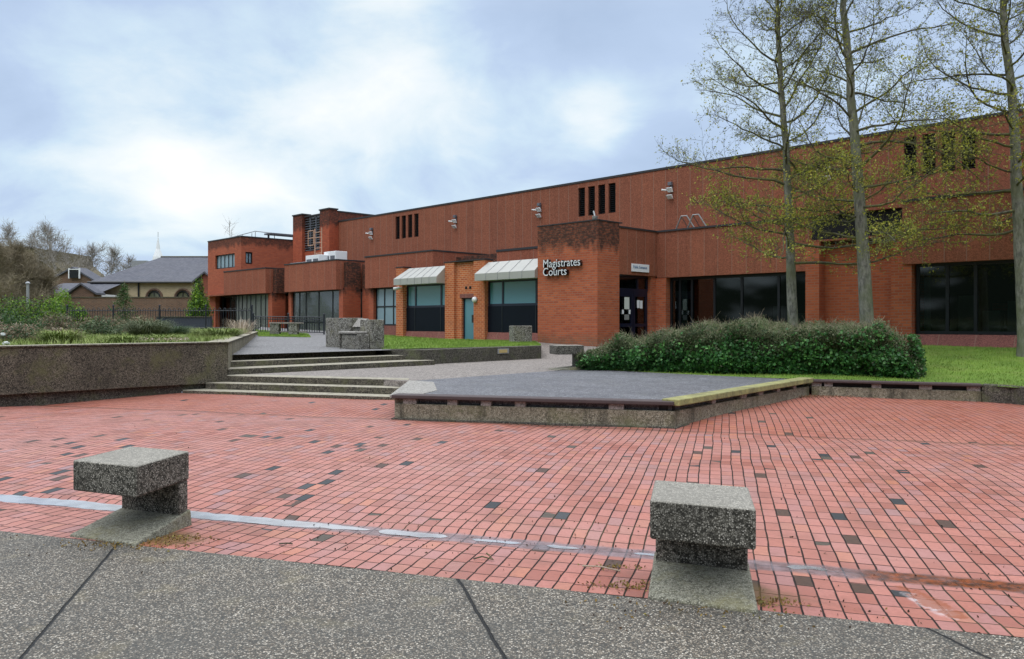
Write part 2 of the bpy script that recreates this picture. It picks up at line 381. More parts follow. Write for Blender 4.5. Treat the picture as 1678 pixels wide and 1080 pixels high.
def pavers():
    m, g = material('clay pavers')
    u, v, _ = g.sep(g.uv)
    wob = g.m('MULTIPLY', g.m('SUBTRACT', g.noise(g.uv, .4, 2), .5), .08)
    wob2 = g.m('MULTIPLY', g.m('SUBTRACT', g.noise(g.uv, 4., 2), .5), .014)
    a = g.m('DIVIDE', g.m('ADD', g.m('ADD', g.m('ADD', u, g.m('MULTIPLY', v, .0487)), wob), wob2), BW); ca = g.m('FLOOR', a); fa = g.m('FRACT', a)
    off = g.n('ShaderNodeTexWhiteNoise', {'W': ca}, noise_dimensions='1D').outputs[0]
    b = g.m('ADD', g.m('DIVIDE', g.m('ADD', v, wob2), BL), g.m('MULTIPLY', off, .22)); cb = g.m('FLOOR', b); fb = g.m('FRACT', b)
    cell = g.comb(ca, cb, 0.)
    wn = g.n('ShaderNodeTexWhiteNoise', {'Vector': cell}, noise_dimensions='3D')
    r1 = wn.outputs[0]; r2, r3, r4 = g.sep(wn.outputs[1])
    jw = g.m('ADD', .0012, g.m('MULTIPLY', g.noise(g.uv, 3.3, 3), .0058))
    da = g.m('MULTIPLY', g.m('SUBTRACT', .5, g.m('ABSOLUTE', g.m('SUBTRACT', fa, .5))), BW)
    db = g.m('MULTIPLY', g.m('SUBTRACT', .5, g.m('ABSOLUTE', g.m('SUBTRACT', fb, .5))), BL)
    ja = g.m('SUBTRACT', 1., g.n('ShaderNodeMapRange', {0: da, 1: jw, 2: g.m('ADD', jw, .003), 3: 0., 4: 1.}).outputs[0])
    jb = g.m('SUBTRACT', 1., g.n('ShaderNodeMapRange', {0: db, 1: g.m('MULTIPLY', jw, .7), 2: g.m('ADD', g.m('MULTIPLY', jw, .7), .005), 3: 0., 4: 1.}).outputs[0])
    jj = g.m('MAXIMUM', ja, g.m('MULTIPLY', jb, .95))
    c = g.ramp(r1, [(0., (.27, .085, .058)), (.25, (.37, .13, .09)), (.55, (.43, .165, .125)), (.78, (.38, .15, .12)), (.88, (.33, .16, .15)), (.96, (.46, .17, .09)), (1., (.27, .17, .18))])
    c = g.mix(g.m('MULTIPLY', g.ramp(g.noise(g.pos, 34, 6, .7), [(.42, 0.), (.68, 1.)]), .45), c, (.20, .07, .05))
    c = g.mix(g.m('MULTIPLY', g.ramp(g.noise(g.uv, .45, 4), [(.38, 0.), (.62, 1.)]), .45), c, (.42, .22, .19))
    c = g.mix(g.m('MULTIPLY', g.ramp(g.noise(g.map(g.uv, (1, 1, 1), (9, 4, 0)), 1.3, 6, .65), [(.5, 0.), (.68, 1.)]), .5), c, (.20, .085, .06))
    c = g.mix(g.m('MULTIPLY', g.ramp(g.noise(g.map(g.uv, (.5, 1.6, 1), (3, 14, 0)), 2.2, 7, .7), [(.55, 0.), (.7, 1.)]), .4), c, (.14, .08, .05))
    far = g.n('ShaderNodeMapRange', {0: v, 1: 11.9, 2: 12.4, 3: 0., 4: 1.}).outputs[0]
    c = g.mix(g.m('MULTIPLY', far, .45), c, (.30, .085, .045))
    # missing, replaced and broken pavers gather in patches
    dens = g.ramp(g.noise(g.map(g.uv, (.30, .9, 1), (2.2, 5.3, 0)), 1., 3), [(.36, .004), (.56, .035), (.75, .085)])
    band = g.n('ShaderNodeMapRange', {0: v, 1: 9.6, 2: 11.8, 3: 1., 4: .30}).outputs[0]
    rt = g.n('ShaderNodeMapRange', {0: u, 1: 1.5, 2: 4.0, 3: 1., 4: .22}).outputs[0]
    dk = g.m('LESS_THAN', r2, g.m('MULTIPLY', g.m('MULTIPLY', dens, band), rt))
    dcol = g.ramp(r3, [(0., (.04, .047, .052)), (.30, (.075, .08, .085)), (.38, (.13, .065, .04)), (.75, (.13, .10, .07)), (1., (.10, .055, .035))], 'CONSTANT')
    dcol = g.mix(g.noise(g.pos, 45, 5, .7), tuple([.02, .018, .016]), dcol)
    c = g.mix(dk, c, dcol)
    moss = g.ramp(g.noise(g.map(g.uv, (1, 1, 1), (1, 8, 0)), 1.1, 4), [(.5, 0.), (.7, 1.)])
    jc = g.mix(moss, (.016, .010, .008), (.045, .036, .015))
    seam = g.ramp(g.m('ABSOLUTE', g.m('SUBTRACT', g.m('ADD', v, g.m('MULTIPLY', wob, .5)), 12.17)), [(.012, 1.), (.05, 0.)])
    c = g.mix(g.m('MULTIPLY', seam, .8), c, (.07, .045, .025))
    c = g.mix(jj, c, jc)
    # gutter: silt, wet film, rust and efflorescence to the right
    dg = g.m('ABSOLUTE', g.m('SUBTRACT', v, 5.77))
    n1 = g.noise(g.pos, 5, 6, .7)
    wet = g.ramp(g.m('ADD', dg, g.m('MULTIPLY', g.m('SUBTRACT', n1, .5), .12)), [(.085, 1.), (.135, 0.)])
    rust = g.m('MULTIPLY', wet, g.ramp(g.m('DIVIDE', u, 10.), [(.055, 0.), (.075, 1.)]))
    c = g.mix(g.m('MULTIPLY', wet, .75), c, g.mix(g.ramp(g.noise(g.uv, 8, 6, .75), [(.42, 0.), (.62, 1.)]), (.10, .09, .095), (.24, .20, .215)))
    c = g.mix(g.m('MULTIPLY', rust, g.ramp(n1, [(.35, .55), (.55, 1.)])), c, g.mix(g.ramp(g.noise(g.uv, 14, 5, .7), [(.4, 0.), (.6, 1.)]), (.05, .022, .012), (.24, .06, .014)))
    def blob(cu, cv, su, sv, kk):
        q = g.m('ADD', g.m('POWER', g.m('DIVIDE', g.m('SUBTRACT', g.m('ADD', u, g.m('MULTIPLY', g.m('SUBTRACT', v, cv), kk)), cu), su), 2.), g.m('POWER', g.m('DIVIDE', g.m('SUBTRACT', v, cv), sv), 2.))
        return g.m('EXPONENT', g.m('MULTIPLY', q, -1.))
    p1 = gp(1525, 985); c1 = (p1.dot(Cd), p1.dot(Dd))
    eff = g.ramp(g.m('MULTIPLY', blob(c1[0], c1[1], .14, .42, .35), g.m('ADD', g.noise(g.pos, 16, 8, .8), .2)), [(.46, 0.), (.66, .7)])
    c = g.mix(eff, c, (.55, .47, .47))
    eff2 = g.ramp(g.m('MULTIPLY', blob(c1[0] + .02, c1[1] + .05, .16, .5, .35), g.m('ADD', g.noise(g.map(g.pos, (1, 1, 1), (3, 3, 3)), 9, 6, .75), .1)), [(.42, 0.), (.5, .8)])
    c = g.mix(eff2, c, (.26, .075, .03))
    for (uu, vv) in ((215, 885), (1150, 975)):
        pb = gp(uu, vv); bb = blob(pb.dot(Cd) + .1, pb.dot(Dd) + .15, .52, .30, 0.)
        c = g.mix(g.ramp(g.m('MULTIPLY', bb, g.m('ADD', g.noise(g.pos, 10, 6, .7), .25)), [(.3, 0.), (.6, .85)]), c, (.14, .085, .03))
    h = g.m('ADD', g.m('SUBTRACT', g.m('MULTIPLY', g.noise(g.pos, 70, 3), .12), g.m('MULTIPLY', jj, .8)), g.m('SUBTRACT', g.m('MULTIPLY', r4, .25), g.m('MULTIPLY', dk, .9)))
    rg = g.m('SUBTRACT', g.m('ADD', .40, g.m('MULTIPLY', g.noise(g.pos, 2.2, 4), .28)), g.m('MULTIPLY', wet, .25))
    rg = g.m('ADD', rg, g.m('MULTIPLY', jj, .4))
    finish(g, c, rg, h, .8, .008, .32); return m
PAVE = pavers()
def grass_mat(name, a, b, dry=(.30, .27, .12), dryf=.2):
    m, g = material(name)
    rnd = g.n('ShaderNodeNewGeometry').outputs['Random Per Island']
    c = g.mix(rnd, a, b)
    c = g.mix(g.ramp(g.noise(g.pos, .8, 5, .6), [(.35, 0.), (.65, .7)]), c, tuple(x * .6 for x in a))
    c = g.mix(g.m('MULTIPLY', g.ramp(g.noise(g.map(g.pos, (1, 1, 1), (4, 4, 0)), 2.2, 5, .6), [(.5, 0.), (.7, 1.)]), dryf), c, dry)
    finish(g, c, .75, g.noise(g.pos, 60, 3), .6, .02, .2)
    return m
LAWNB = grass_mat('lawn base', (.12, .22, .03), (.17, .26, .04), (.22, .22, .07), .4)
LAWN = grass_mat('lawn blades', (.15, .26, .035), (.25, .36, .06), (.32, .31, .12), .4)
ROUGHG = grass_mat('rough grass', (.16, .24, .05), (.33, .38, .13), (.42, .38, .2), .5)
SOIL = grass_mat('rough ground', (.14, .17, .05), (.2, .22, .08), (.28, .22, .12), .6)
def leaf_mat(name, a, b, c3=None, rough=.5, tr=.25):
    m, g = material(name)
    rnd = g.n('ShaderNodeNewGeometry').outputs['Random Per Island']
    c = g.ramp(rnd, [(0., a), (.7, b), (1., c3 or b)])
    c = g.mix(g.ramp(g.noise(g.pos, 1.7, 4), [(.4, 0.), (.65, .5)]), c, tuple(x * .55 for x in a))
    p = g.n('ShaderNodeBsdfPrincipled', {'Base Color': c, 'Roughness': rough, 'Specular IOR Level': .3}).outputs[0]
    t = g.n('ShaderNodeBsdfTranslucent', {0: c}).outputs[0]
    g.n('ShaderNodeOutputMaterial', {0: g.n('ShaderNodeMixShader', {0: tr, 1: p, 2: t}).outputs[0]}); return m
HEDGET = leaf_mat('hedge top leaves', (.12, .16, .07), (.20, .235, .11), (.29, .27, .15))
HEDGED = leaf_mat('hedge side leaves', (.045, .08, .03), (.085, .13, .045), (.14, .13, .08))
IVY = leaf_mat('ivy leaves', (.03, .11, .028), (.07, .21, .05), (.13, .30, .07), .35)
LEAFY = leaf_mat('spring leaves', (.22, .26, .04), (.42, .43, .06), (.55, .48, .10), .5, .4)
CATK = leaf_mat('catkins', (.05, .045, .02), (.10, .11, .03), (.19, .21, .05), .7, .1)
BRIGHT = leaf_mat('bright shrub leaves', (.10, .21, .02), (.22, .38, .03), (.33, .48, .05))
CONIF = leaf_mat('conifer leaves', (.03, .08, .02), (.065, .14, .03))
DKGR = leaf_mat('dark shrub leaves', (.04, .08, .035), (.075, .13, .05), (.12, .16, .08))
DRY = leaf_mat('dry twigs leaves', (.16, .115, .07), (.26, .20, .13), (.34, .27, .18), .8, .1)
SAGE = leaf_mat('sage leaves', (.10, .13, .07), (.17, .20, .11), (.22, .22, .13), .8, .1)
PINKY = leaf_mat('pale seedheads', (.38, .30, .22), (.50, .42, .32), (.55, .48, .42), .8, .2)
def bark(name, a, b, mossc=None):
    m, g = material(name)
    c = g.mix(g.ramp(g.noise(g.map(g.pos, (9, 9, 3)), 1.5, 6, .7), [(.4, 0.), (.6, 1.)]), a, b)
    if mossc: c = g.mix(g.ramp(g.noise(g.pos, 1.4, 5, .65), [(.42, 0.), (.62, .8)]), c, mossc)
    finish(g, c, .9, g.noise(g.map(g.pos, (12, 12, 3)), 2., 5, .7), .9, .02); return m
BARK = bark('tree bark', (.10, .10, .085), (.27, .265, .225), (.15, .165, .09))
TWIG = bark('twig bark', (.06, .056, .042), (.12, .112, .075), (.14, .15, .05))
TWIGB = bark('far twig bark', (.24, .215, .19), (.34, .31, .28))
TWIGO = bark('olive thicket bark', (.21, .175, .115), (.32, .27, .185))
def slate():
    m, g = material('slate roof')
    b = g.n('ShaderNodeTexBrick', {'Vector': g.uv, 'Color1': (.105, .11, .135), 'Color2': (.065, .07, .092), 'Mortar': (.035, .038, .05), 'Scale': 1., 'Mortar Size': .012, 'Brick Width': .35, 'Row Height': .22})
    c = g.mix(g.m('MULTIPLY', g.noise(g.pos, .6, 6, .7), .7), b.outputs[0], (.15, .145, .15))
    finish(g, c, .85, b.outputs[1], .3, .01, .2); return m
SLATE = slate()
def water():
    m, g = material('puddle water')
    nm = g.n('ShaderNodeBump', {'Strength': .03, 'Distance': .002, 'Height': g.noise(g.pos, 9, 2)}).outputs[0]
    gl = g.n('ShaderNodeBsdfGlossy', {'Color': (1, 1, 1), 'Roughness': .03, 'Normal': nm}).outputs[0]
    tr = g.n('ShaderNodeBsdfTransparent', {0: (.80, .78, .76)}).outputs[0]
    silt_sheen = g.n('ShaderNodeBsdfDiffuse', {0: (.42, .42, .44)}).outputs[0]  # pale silt, lightened further to stand in for the sky's reflection
    bd = g.n('ShaderNodeMixShader', {0: g.ramp(g.noise(g.pos, 3.5, 5, .6), [(.35, .35), (.6, .75)]), 1: tr, 2: silt_sheen}).outputs[0]
    g.n('ShaderNodeOutputMaterial', {0: g.n('ShaderNodeMixShader', {0: g.n('ShaderNodeFresnel', {'IOR': 1.6}).outputs[0], 1: bd, 2: gl}).outputs[0]})
    return m
WATER = water()
def emit(name, col, st):
    m, g = material(name)
    g.n('ShaderNodeOutputMaterial', {0: g.n('ShaderNodeEmission', {0: (*col, 1), 1: st}).outputs[0]}); return m
TUBE = emit('lit ceiling lamp', (.9, 1., .95), 2.2)

rng = np.random.default_rng(7); random.seed(7)
# ============================================================ GROUND
def pz(c, d):
    # paving falls to two drainage lines
    if abs(d - 5.77) < .16: return -.0345 + .0015 * math.sin(c * 5.1)
    if d < 5.77: z = -.035 * (d - 4.76) / 1.01
    elif d < 12.17:
        t = (d - 5.77) / 6.4; z = -.035 + .07 * math.sin(math.pi * t) ** .8 + .03 * t
    else:
        t = min(1, (d - 12.17) / 3.); z = -.005 + .075 * t * (2 - t)
    z += .006 * math.sin(c * 1.3 + d * .7) * (0 if d < 5 else 1) + .004 * math.sin(c * 3.1 - d * 1.9)
    return z
def plaza():
    cs = list(np.concatenate([np.arange(-26, -8, .5), np.arange(-8, 6, .12), np.arange(6, 15.1, .5)]))
    ds = list(np.concatenate([np.arange(4.76, 6.8, .05), np.arange(6.8, 11.8, .2), np.arange(11.8, 12.8, .06), np.arange(12.8, 19.6, .4)]))
    V = []; uv = []
    for d in ds:
        for c in cs:
            p = Cd * c + Dd * d; V.append((p.x, p.y, pz(c, d))); uv.append((c, d))
    n = len(cs); Fc = [(j * n + i, j * n + i + 1, (j + 1) * n + i + 1, (j + 1) * n + i) for j in range(len(ds) - 1) for i in range(n - 1)]
    me = bpy.data.meshes.new('brick_paving'); me.from_pydata(V, [], Fc); me.materials.append(PAVE)
    ul = me.uv_layers.new(name='UVMap')
    li = np.empty(len(me.loops), np.int32); me.loops.foreach_get('vertex_index', li)
    ul.data.foreach_set('uv', np.array(uv, np.float32)[li].ravel())
    for p in me.polygons: p.use_smooth = True
    o = bpy.data.objects.new('brick_paving', me); COL.objects.link(o); tag(o, kind='structure')
plaza()
b = MB(); b.face([(-1500, -1500, -.4), (1500, -1500, -.4), (1500, 1500, -.4), (-1500, 1500, -.4)]); tag(b.build('ground', SOIL), kind='structure')
b = MB()
q = [Cd * -40 + Dd * -30, Cd * 30 + Dd * -30, Cd * 30 + Dd * 4.765, Cd * -40 + Dd * 4.765]
b.hexa([p + Vector((0, 0, -.3)) for p in q], [p + Vector((0, 0, .0)) for p in q]); tag(b.build('pavement', ASPH), kind='structure')
# gutter water
def puddle(c0, c1, w0, w1, seed):
    n = int((c1 - c0) / .04); V = []
    from mathutils import noise as NZ
    for i in range(n + 1):
        t = i / n; c = c0 + (c1 - c0) * t; wd = w0 + (w1 - w0) * t; e = min(1, 12 * t, 12 * (1 - t)) ** .5
        for s in (-1, 1):
            q = 5.775 + s * max(.002, e * (wd + .05 * NZ.noise(Vector((c * 1.7, s * 3, seed))) + .03 * NZ.noise(Vector((c * 8, s * 3, seed)))))
            p = Cd * c + Dd * q; V.append((p.x, p.y, -.031))
    b = MB(); b.v = V; b.f = [[2 * i, 2 * i + 2, 2 * i + 3, 2 * i + 1] for i in range(n)]; b.mi = [0] * n
    tag(b.build('water', WATER), kind='structure')
puddle(-12, -3.02, .155, .085, 1); puddle(-2.95, -2.35, .07, .05, 2); puddle(-2.15, -1.75, .045, .03, 3); puddle(-1.55, -1.3, .04, .02, 4); puddle(-.9, -.55, .05, .03, 5); puddle(.15, .42, .05, .04, 6)
# gravel deck, landing and paths
K0 = Vector((-6.54, 18.28, 0)); F0 = Vector((-1.97, 13.4, 0)); F1 = Vector((2.5, 12.25, 0)); F2 = Vector((6.35, 17.0, 0)); HD = Vector((1.75, 20.9, 0))
E3R = Vector((-2.2, 16.95, 0)); W0 = Vector((-3.8, 23.5, 0)); W1 = Vector((-2.65, 23.0, 0)); W2 = Vector((1.0, 26.95, 0)); P2 = Vector((2.42, 22.57, 0))
b = MB(); b.prism([F0 + Vector((.1, .12, 0)), F1 + Vector((-.03, .12, 0)), F2 + Vector((-.15, .05, 0)), HD, E3R + Vector((.05, -.3, 0))], .0, .405); tag(b.build('gravel_deck', DECKM), kind='structure')
b = MB(); b.prism([K0 + Vector((-.3, .2, 0)), E3R + Vector((-.6, .2, 0)), E3R + Vector((0.05, -.3, 0)), HD, P2, W2, W1 + Vector((-.3, .3, 0)), (-6.9, 19.3, 0)], .0, .401); tag(b.build('landing', PATHM), kind='structure')
f = ratio_grid([(1.0, 26.95, .401), (2.42, 22.57, .401)], [(1.0, 32.4, .84), (6.3, 32.3, .85)], 1, 1)
grid_mesh('entrance_path', f, 6, 6, PATHM)
f = ratio_grid([(1.75, 20.9, .40), (6.35, 17.1, .40), (9.3, 15.85, .41), (10.2, 14.0, .41), (19, 9, .41)],
               [(6.3, 32.3, .85), tuple(F(-4, .3, .9)), tuple(F(1, .3, .92)), tuple(F(12, .3, .92))], 1, 1,
               lambda x, y, z: z + .03 * math.sin(x * .9) * math.sin(y * .7))
LR = f; grid_mesh('lawn', f, 50, 20, LAWNB)
zf = lambda x, y, z: zg(x, y)
f = ratio_grid([(-7.3, 19.6, 0), (-3.5, 23.2, 0)], [(-14.5, 46, 0), (-9.5, 44, 0)], 1, 1, zf)
grid_mesh('path', f, 10, 16, PATHU)
f = ratio_grid([(-3.85, 23.62, 0), (1.0, 27.25, 0)], [(-9.6, 43.9, 0), (.95, 32.6, 0)], 1, 1, lambda x, y, z: zg(x, y) + .012)
LL = f; grid_mesh('lawn', f, 16, 16, LAWNB)
f = ratio_grid([(-10.9, 34.2, 0), (-8.75, 34.6, 0)], [(-13.4, 41.5, 0), (-9.9, 38.6, 0)], 1, 1, lambda x, y, z: zg(x, y) + .014)
LF = f; grid_mesh('lawn', f, 8, 8, LAWNB)
f = ratio_grid([(-110, 37, .95), (-7, 37, .95)], [(-160, 240, 1.2), (60, 240, 1.2)], 1, 1)
grid_mesh('terrace', f, 20, 20, SOIL)
def scatter(f, n, rng, zoff=0.):
    A = rng.uniform(0, 1, (n, 2)); return np.array([tuple(f(a, b)) for a, b in A]) + np.array([0, 0, zoff])
tag(blades('grass', scatter(LR, 45000, rng), .05, .012, .6, LAWN, None, rng), kind='stuff')
tag(blades('grass', np.concatenate([scatter(LL, 26000, rng), scatter(LF, 5000, rng)]), .06, .016, .6, LAWN, None, rng), kind='stuff')

# ============================================================ STEPS AND WALLS
def steps(name, label, group, levels):
    e = empty(name, levels[0][0][0] , label, 'steps', group)
    for poly, z0, z1 in levels:
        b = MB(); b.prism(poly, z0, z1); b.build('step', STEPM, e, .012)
wl = lambda t: Vector((K0.x - .711 * t, K0.y - .704 * t, 0))          # along planter wall
low = []
E1L, E2L = wl(1.02), wl(.5); E1R = Vector((-2.03, 15.9, 0)); E2R = Vector((-2.1, 16.45, 0)); bk = Vector((-.4, .9, 0))
low.append(([E1L, E1R, E1R + Vector((.0, 1.2, 0)), K0 + Vector((0.1, .6, 0)), wl(.9) + Vector((-.3, .3, 0))], -.05, .135))
low.append(([E2L, E2R, E2R + Vector((0, .8, 0)), K0 + Vector((0.1, .7, 0)), wl(.4) + Vector((-.3, .3, 0))], .135, .27))
low.append(([K0 + Vector((-.06, 0, 0)), E3R, E3R + Vector((-.05, .5, 0)), K0 + Vector((-.1, .6, 0))], .27, .409))
steps('stone_steps', 'lower flight of three mossy concrete steps rising from the brick paving', 'concrete steps', low)
Bv = -N; Av = -S
def aline(a, t): return Av * a + Bv * t
up = []
for a, z0, z1, t0, t1 in ((17.85, .35, .54, 8.35, 14.55), (18.6, .54, .675, 8.5, 14.0), (19.35, .675, .815, 8.75, 13.55)):
    up.append(([aline(a, t0), aline(a, t1), aline(a + .95, t1 - .2), aline(a + .95, t0 + .1)], z0, z1))
steps('stone_steps', 'upper flight of three dark concrete steps below the grey path', 'concrete steps', up)
# left planter wall
pw = empty('planter_wall', wl(0), 'long brown aggregate planter wall with recessed plinth holding the rough garden', 'wall')
b = MB()
wth = Av * .22
q = [wl(22), wl(0), wl(0) + Av * .3 + Bv * -.0, wl(22) + Av * .3]
b.prism(q, .25, 1.15); b.build('wall_face', WALLM, pw, .01)
dirr = Vector((-.283, 1, 0)).normalized(); per = Vector((-dirr.y, dirr.x, 0))
q0 = wl(0) + dirr * .33; q1 = wl(0) + dirr * 19.6
b = MB(); b.prism([q0, q1, q1 + per * .32, q0 + per * .30], .25, 1.145); b.build('return_wall', DECKW, pw, .01)
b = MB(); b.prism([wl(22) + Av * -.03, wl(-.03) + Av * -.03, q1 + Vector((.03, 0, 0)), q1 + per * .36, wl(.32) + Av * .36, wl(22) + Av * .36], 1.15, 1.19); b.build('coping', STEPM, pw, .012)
b = MB(); b.prism([wl(22) + Av * .12, wl(.15) + Av * .12, q1 + per * .1, q1 + per * .3, wl(.3) + Av * .4, wl(22) + Av * .4], -.1, .25); b.build('plinth', WALLD, pw)
def bulkhead(o, ax, ay, label, w=.5, h=.14):
    e = empty('bulkhead_light', o, label, 'light', 'bulkhead lights set in the walls')
    b = MB(); b.loc(o, ax, ay, 0, w, -.03, .03, 0, h); b.build('housing', GREYM, e, .006)
    b = MB(); b.loc(o, ax, ay, .04, w - .09, -.042, -.028, .03, h - .025); b.build('lens', AMBER, e)
bulkhead(aline(17.70, 0) + Bv * (wl(15).dot(Bv)) * 0 + Bv * (-10.05 * .711 + 14.95 * .704 - .33) + Vector((0, 0, .06)), Bv, Av, 'square bulkhead light low in the plinth at the left end of the planter wall')
# low wall by the lawn
lw = empty('retaining_wall', W2, 'low dark concrete wall edging the left lawn above the landing', 'wall')
b = MB(); b.prism([W0, W1, W2, W2 + Av * .35 + Bv * .05, W1 + Av * .5 + Bv * -.05, W0 + Av * .2 + Bv * .1], .35, .835); b.build('wall_face', WALLD, lw, .02)
bo = gp(800, 566, .6); tt = (W2 - W1)
pt = W1.lerp(W2, .60)
bulkhead(pt + Vector((0, 0, .62)), (W2 - W1).normalized(), Vector((-(W2 - W1).normalized().y, (W2 - W1).normalized().x, 0)), 'square yellowish bulkhead light in the low wall by the left lawn', .5, .16)
# deck walls with coping on pads over a gap
def gapwall(name, label, A, B, mats, zt=.27, pads=(), cop=(WOODD, .36, .425), over=.07, inn=.32, baseledge=True, cut=None):
    e = empty(name, A, label, 'wall')
    d = (B - A); L = d.length; d.normalize(); n = Vector((d.y, -d.x, 0))   # outward
    b = MB(); b.prism([A, B, B - n * inn, A - n * inn], -.08, zt); b.build('wall_face', mats, e, .012)
    if baseledge:
        b = MB(); b.prism([A + n * .05 - d * .05, B + n * .05, B - n * .1, A - n * .1 - d * .05], -.1, .03); b.build('footing', WALLD, e, .008)
    b = MB(); b.prism([A - n * .14, B - n * .14, B - n * .3, A - n * .3], zt, .355); b.build('gap_shade_board', RAFT, e)  # added black board, stands in for the shade inside the gap
    for t in pads:
        b = MB(); p = A + d * (L * t); b.loc(p, d, -n, 0, .2 + .04 * math.sin(t * 50), .005, .135, zt, .36); b.build('pad', PADM, e, .01)
    b = MB(); m, z0, z1 = cop
    A2 = A + n * over; B2 = B + n * over
    k = 14; 
    b.prism([A2 - d * .04, B2, B2 - n * .3, A2 - n * .3 - d * .04], z0, z1); b.build('coping', m, e, .014)
    return e
gapwall('deck_wall', 'front concrete wall of the gravel deck with a thin dark timber edge over a gap', F0, F1, DECKW, pads=(.03, .20, .325, .45, .78))
e = gapwall('deck_wall', 'angled concrete wall right of the deck corner capped with thick mossy timber', F1, F2, DECKW, pads=(.22, .42, .55, .7, .85), cop=(MOSSW, .355, .455), over=.1, inn=.35)
F3 = Vector((9.3, 15.76, 0)); F4 = Vector((9.75, 14.6, 0)); F5 = Vector((12.5, 11.5, 0))
gapwall('deck_wall', 'pale concrete wall with gaps under a timber cap below the right lawn', F2 + Vector((.04, -.02, 0)), F3, DECKW, pads=(.0, .08, .37, .65, .92), cop=(WOODD, .36, .415))
e = empty('retaining_wall', F3, 'dark curved end of the concrete wall at the right edge', 'wall')
b = MB(); m1 = Vector((9.62, 15.35, 0)); b.prism([F3, m1, F4, F5, F5 + Vector((.3, .2, 0)), F4 + Vector((.35, .1, 0)), m1 + Vector((.3, .2, 0)), F3 + Vector((.2, .25, 0))], -.08, .41); b.build('wall_face', WALLD, e, .02)
e0 = F0 + Vector((-.02, 0, 0))
e = empty('deck_wall', F0, 'short left side wall of the deck beside the lower steps', 'wall')
b = MB(); b.prism([F0 + Vector((-.01, .02, 0)), F0 + Vector((.25, .05, 0)), Vector((-1.8, 16.9, 0)), Vector((-2.08, 16.9, 0))], -.08, .36); b.build('wall_face', DECKW, e, .01)
b = MB(); b.prism([F0 + Vector((-.09, -.0, 0)), F0 + Vector((.42, .1, 0)), F0 + Vector((.62, 1.0, 0)), Vector((-1.6, 16.3, 0)), Vector((-2.17, 16.7, 0))], .36, .417); b.build('coping', PADM, e, .012)

# ============================================================ BENCHES AND BLOCKS
def bench(o, fx, gy, W, L, label, H=.585, name='concrete_bench', group='cantilevered concrete benches', foot=BENCHF):
    e = empty(name, o, label, 'bench', group)
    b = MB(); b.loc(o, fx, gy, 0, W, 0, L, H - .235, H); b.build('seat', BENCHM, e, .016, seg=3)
    b = MB(); b.loc(o, fx, gy, .012, W - .012, L - .13, L - .004, .02, H - .235); b.build('leg', BENCHM, e, .012)
    b = MB(); f = lambda x, y, z: o + fx * x + gy * y + Vector((0, 0, z))
    b.hexa([f(-.02, -.03, -.06), f(W + .02, -.03, -.06), f(W + .02, L + .02, -.06), f(-.02, L + .02, -.06)],
           [f(-.01, -.02, .02), f(W + .01, -.02, .02), f(W, L + .02, .10), f(0, L + .02, .10)]); b.build('foot', foot, e, .01)
    return e
fx = Vector((.92, -.39, 0)).normalized(); gy = Vector((.16, .987, 0)).normalized()
bench(Vector((-3.38, 6.12, 0)), fx, gy, .665, .70, 'concrete bench in the left foreground beside the long puddle')
bench(Vector((.823, 4.75, 0)), fx, Vector((.22, .975, 0)).normalized(), .61, .63, 'concrete bench in the right foreground near the rusty gutter')
bench(Vector((.98, 20.9, .40)), Vector((.25, -.97, 0)), Vector((.97, .25, 0)), .6, .75, 'dark concrete bench half buried in the left end of the clipped hedge', .64)
# sculptural seat on the path
o = Vector((-4.22, 23.75, zg(-4.2, 23.75)))
e = empty('sculptural_bench', o, 'large rough concrete block seat with a carved step on the grey path', 'bench')
def lb(x0, x1, y0, y1, z0, z1, nm, m=BLOCKM):
    b = MB(); b.loc(o, S, N, x0, x1, y0, y1, z0, z1); return b.build(nm, m, e, .02)
lb(-2.5, -1.12, -.5, 0, 0, .94, 'back_block'); lb(-.56, 0, -.5, 0, 0, .88, 'end_block'); lb(-1.1, -.58, -.5, -.12, 0, .66, 'middle_block')
lb(-1.04, -.12, .02, .46, .46, .53, 'seat', PADM); lb(-.95, -.02, .02, .40, 0, .45, 'seat_block'); lb(-1.06, -.99, .04, .44, 0, .45, 'side_panel')
b = MB(); f3 = lambda x, y, z: o + S * x + N * y + Vector((0, 0, z))
b.hexa([f3(-1.08, -.1, .66), f3(-.58, -.1, .66), f3(-.58, -.06, .66), f3(-1.08, -.06, .66)], [f3(-1.02, -.3, .9), f3(-.5, -.3, .9), f3(-.5, -.24, .92), f3(-1.02, -.24, .92)]); b.build('slanted_plate', PADM, e, .01)
# cube block at end of lawn
p = gp(841, 561.5, .83); o = p
e = MB(); e.loc(p, Vector((.96, .28, 0)), Vector((-.28, .96, 0)), 0, .78, 0, .6, -.05, .66); tag(e.build('concrete_block', BLOCKM, None, .03), 'square speckled concrete block standing at the right corner of the left lawn', 'block')
# far bench by railings
p = Vector((-11.15, 36.6, zg(-11.1, 36.6))); e = empty('stone_bench', p, 'low concrete bench on two blocks in front of the black railings', 'bench')
X = Vector((1, .05, 0)); Yv = Vector((-.05, 1, 0))
for x0, x1 in ((.0, .42), (.85, 1.25)):
    b = MB(); b.loc(p, X, Yv, x0, x1, 0, .45, 0, .50); b.build('support_block', BLOCKM, e, .015)
b = MB(); b.loc(p, X, Yv, -.02, 1.45, -.03, .48, .50, .57); b.build('seat', PATHM, e, .01)
b = MB(); b.loc(p, X, Yv, .42, 1.6, .1, .4, .10, .16); b.build('stretcher', PATHM, e, .01)

# ============================================================ COURTHOUSE
court = empty('courthouse', F(-10, 0, .8), 'long low red courthouse with aggregate panels and orange brick piers', 'building')
def part(name, mat, *boxes, bevel=0., parent=None):
    b = MB()
    for q in boxes: b.fb(*q)
    return b.build(name, mat, parent or court, bevel)
ZP = 8.13; NU = -2.2; NW = -.9
zs = lambda z: 1.65 + (z - 1.65) * 1.0485
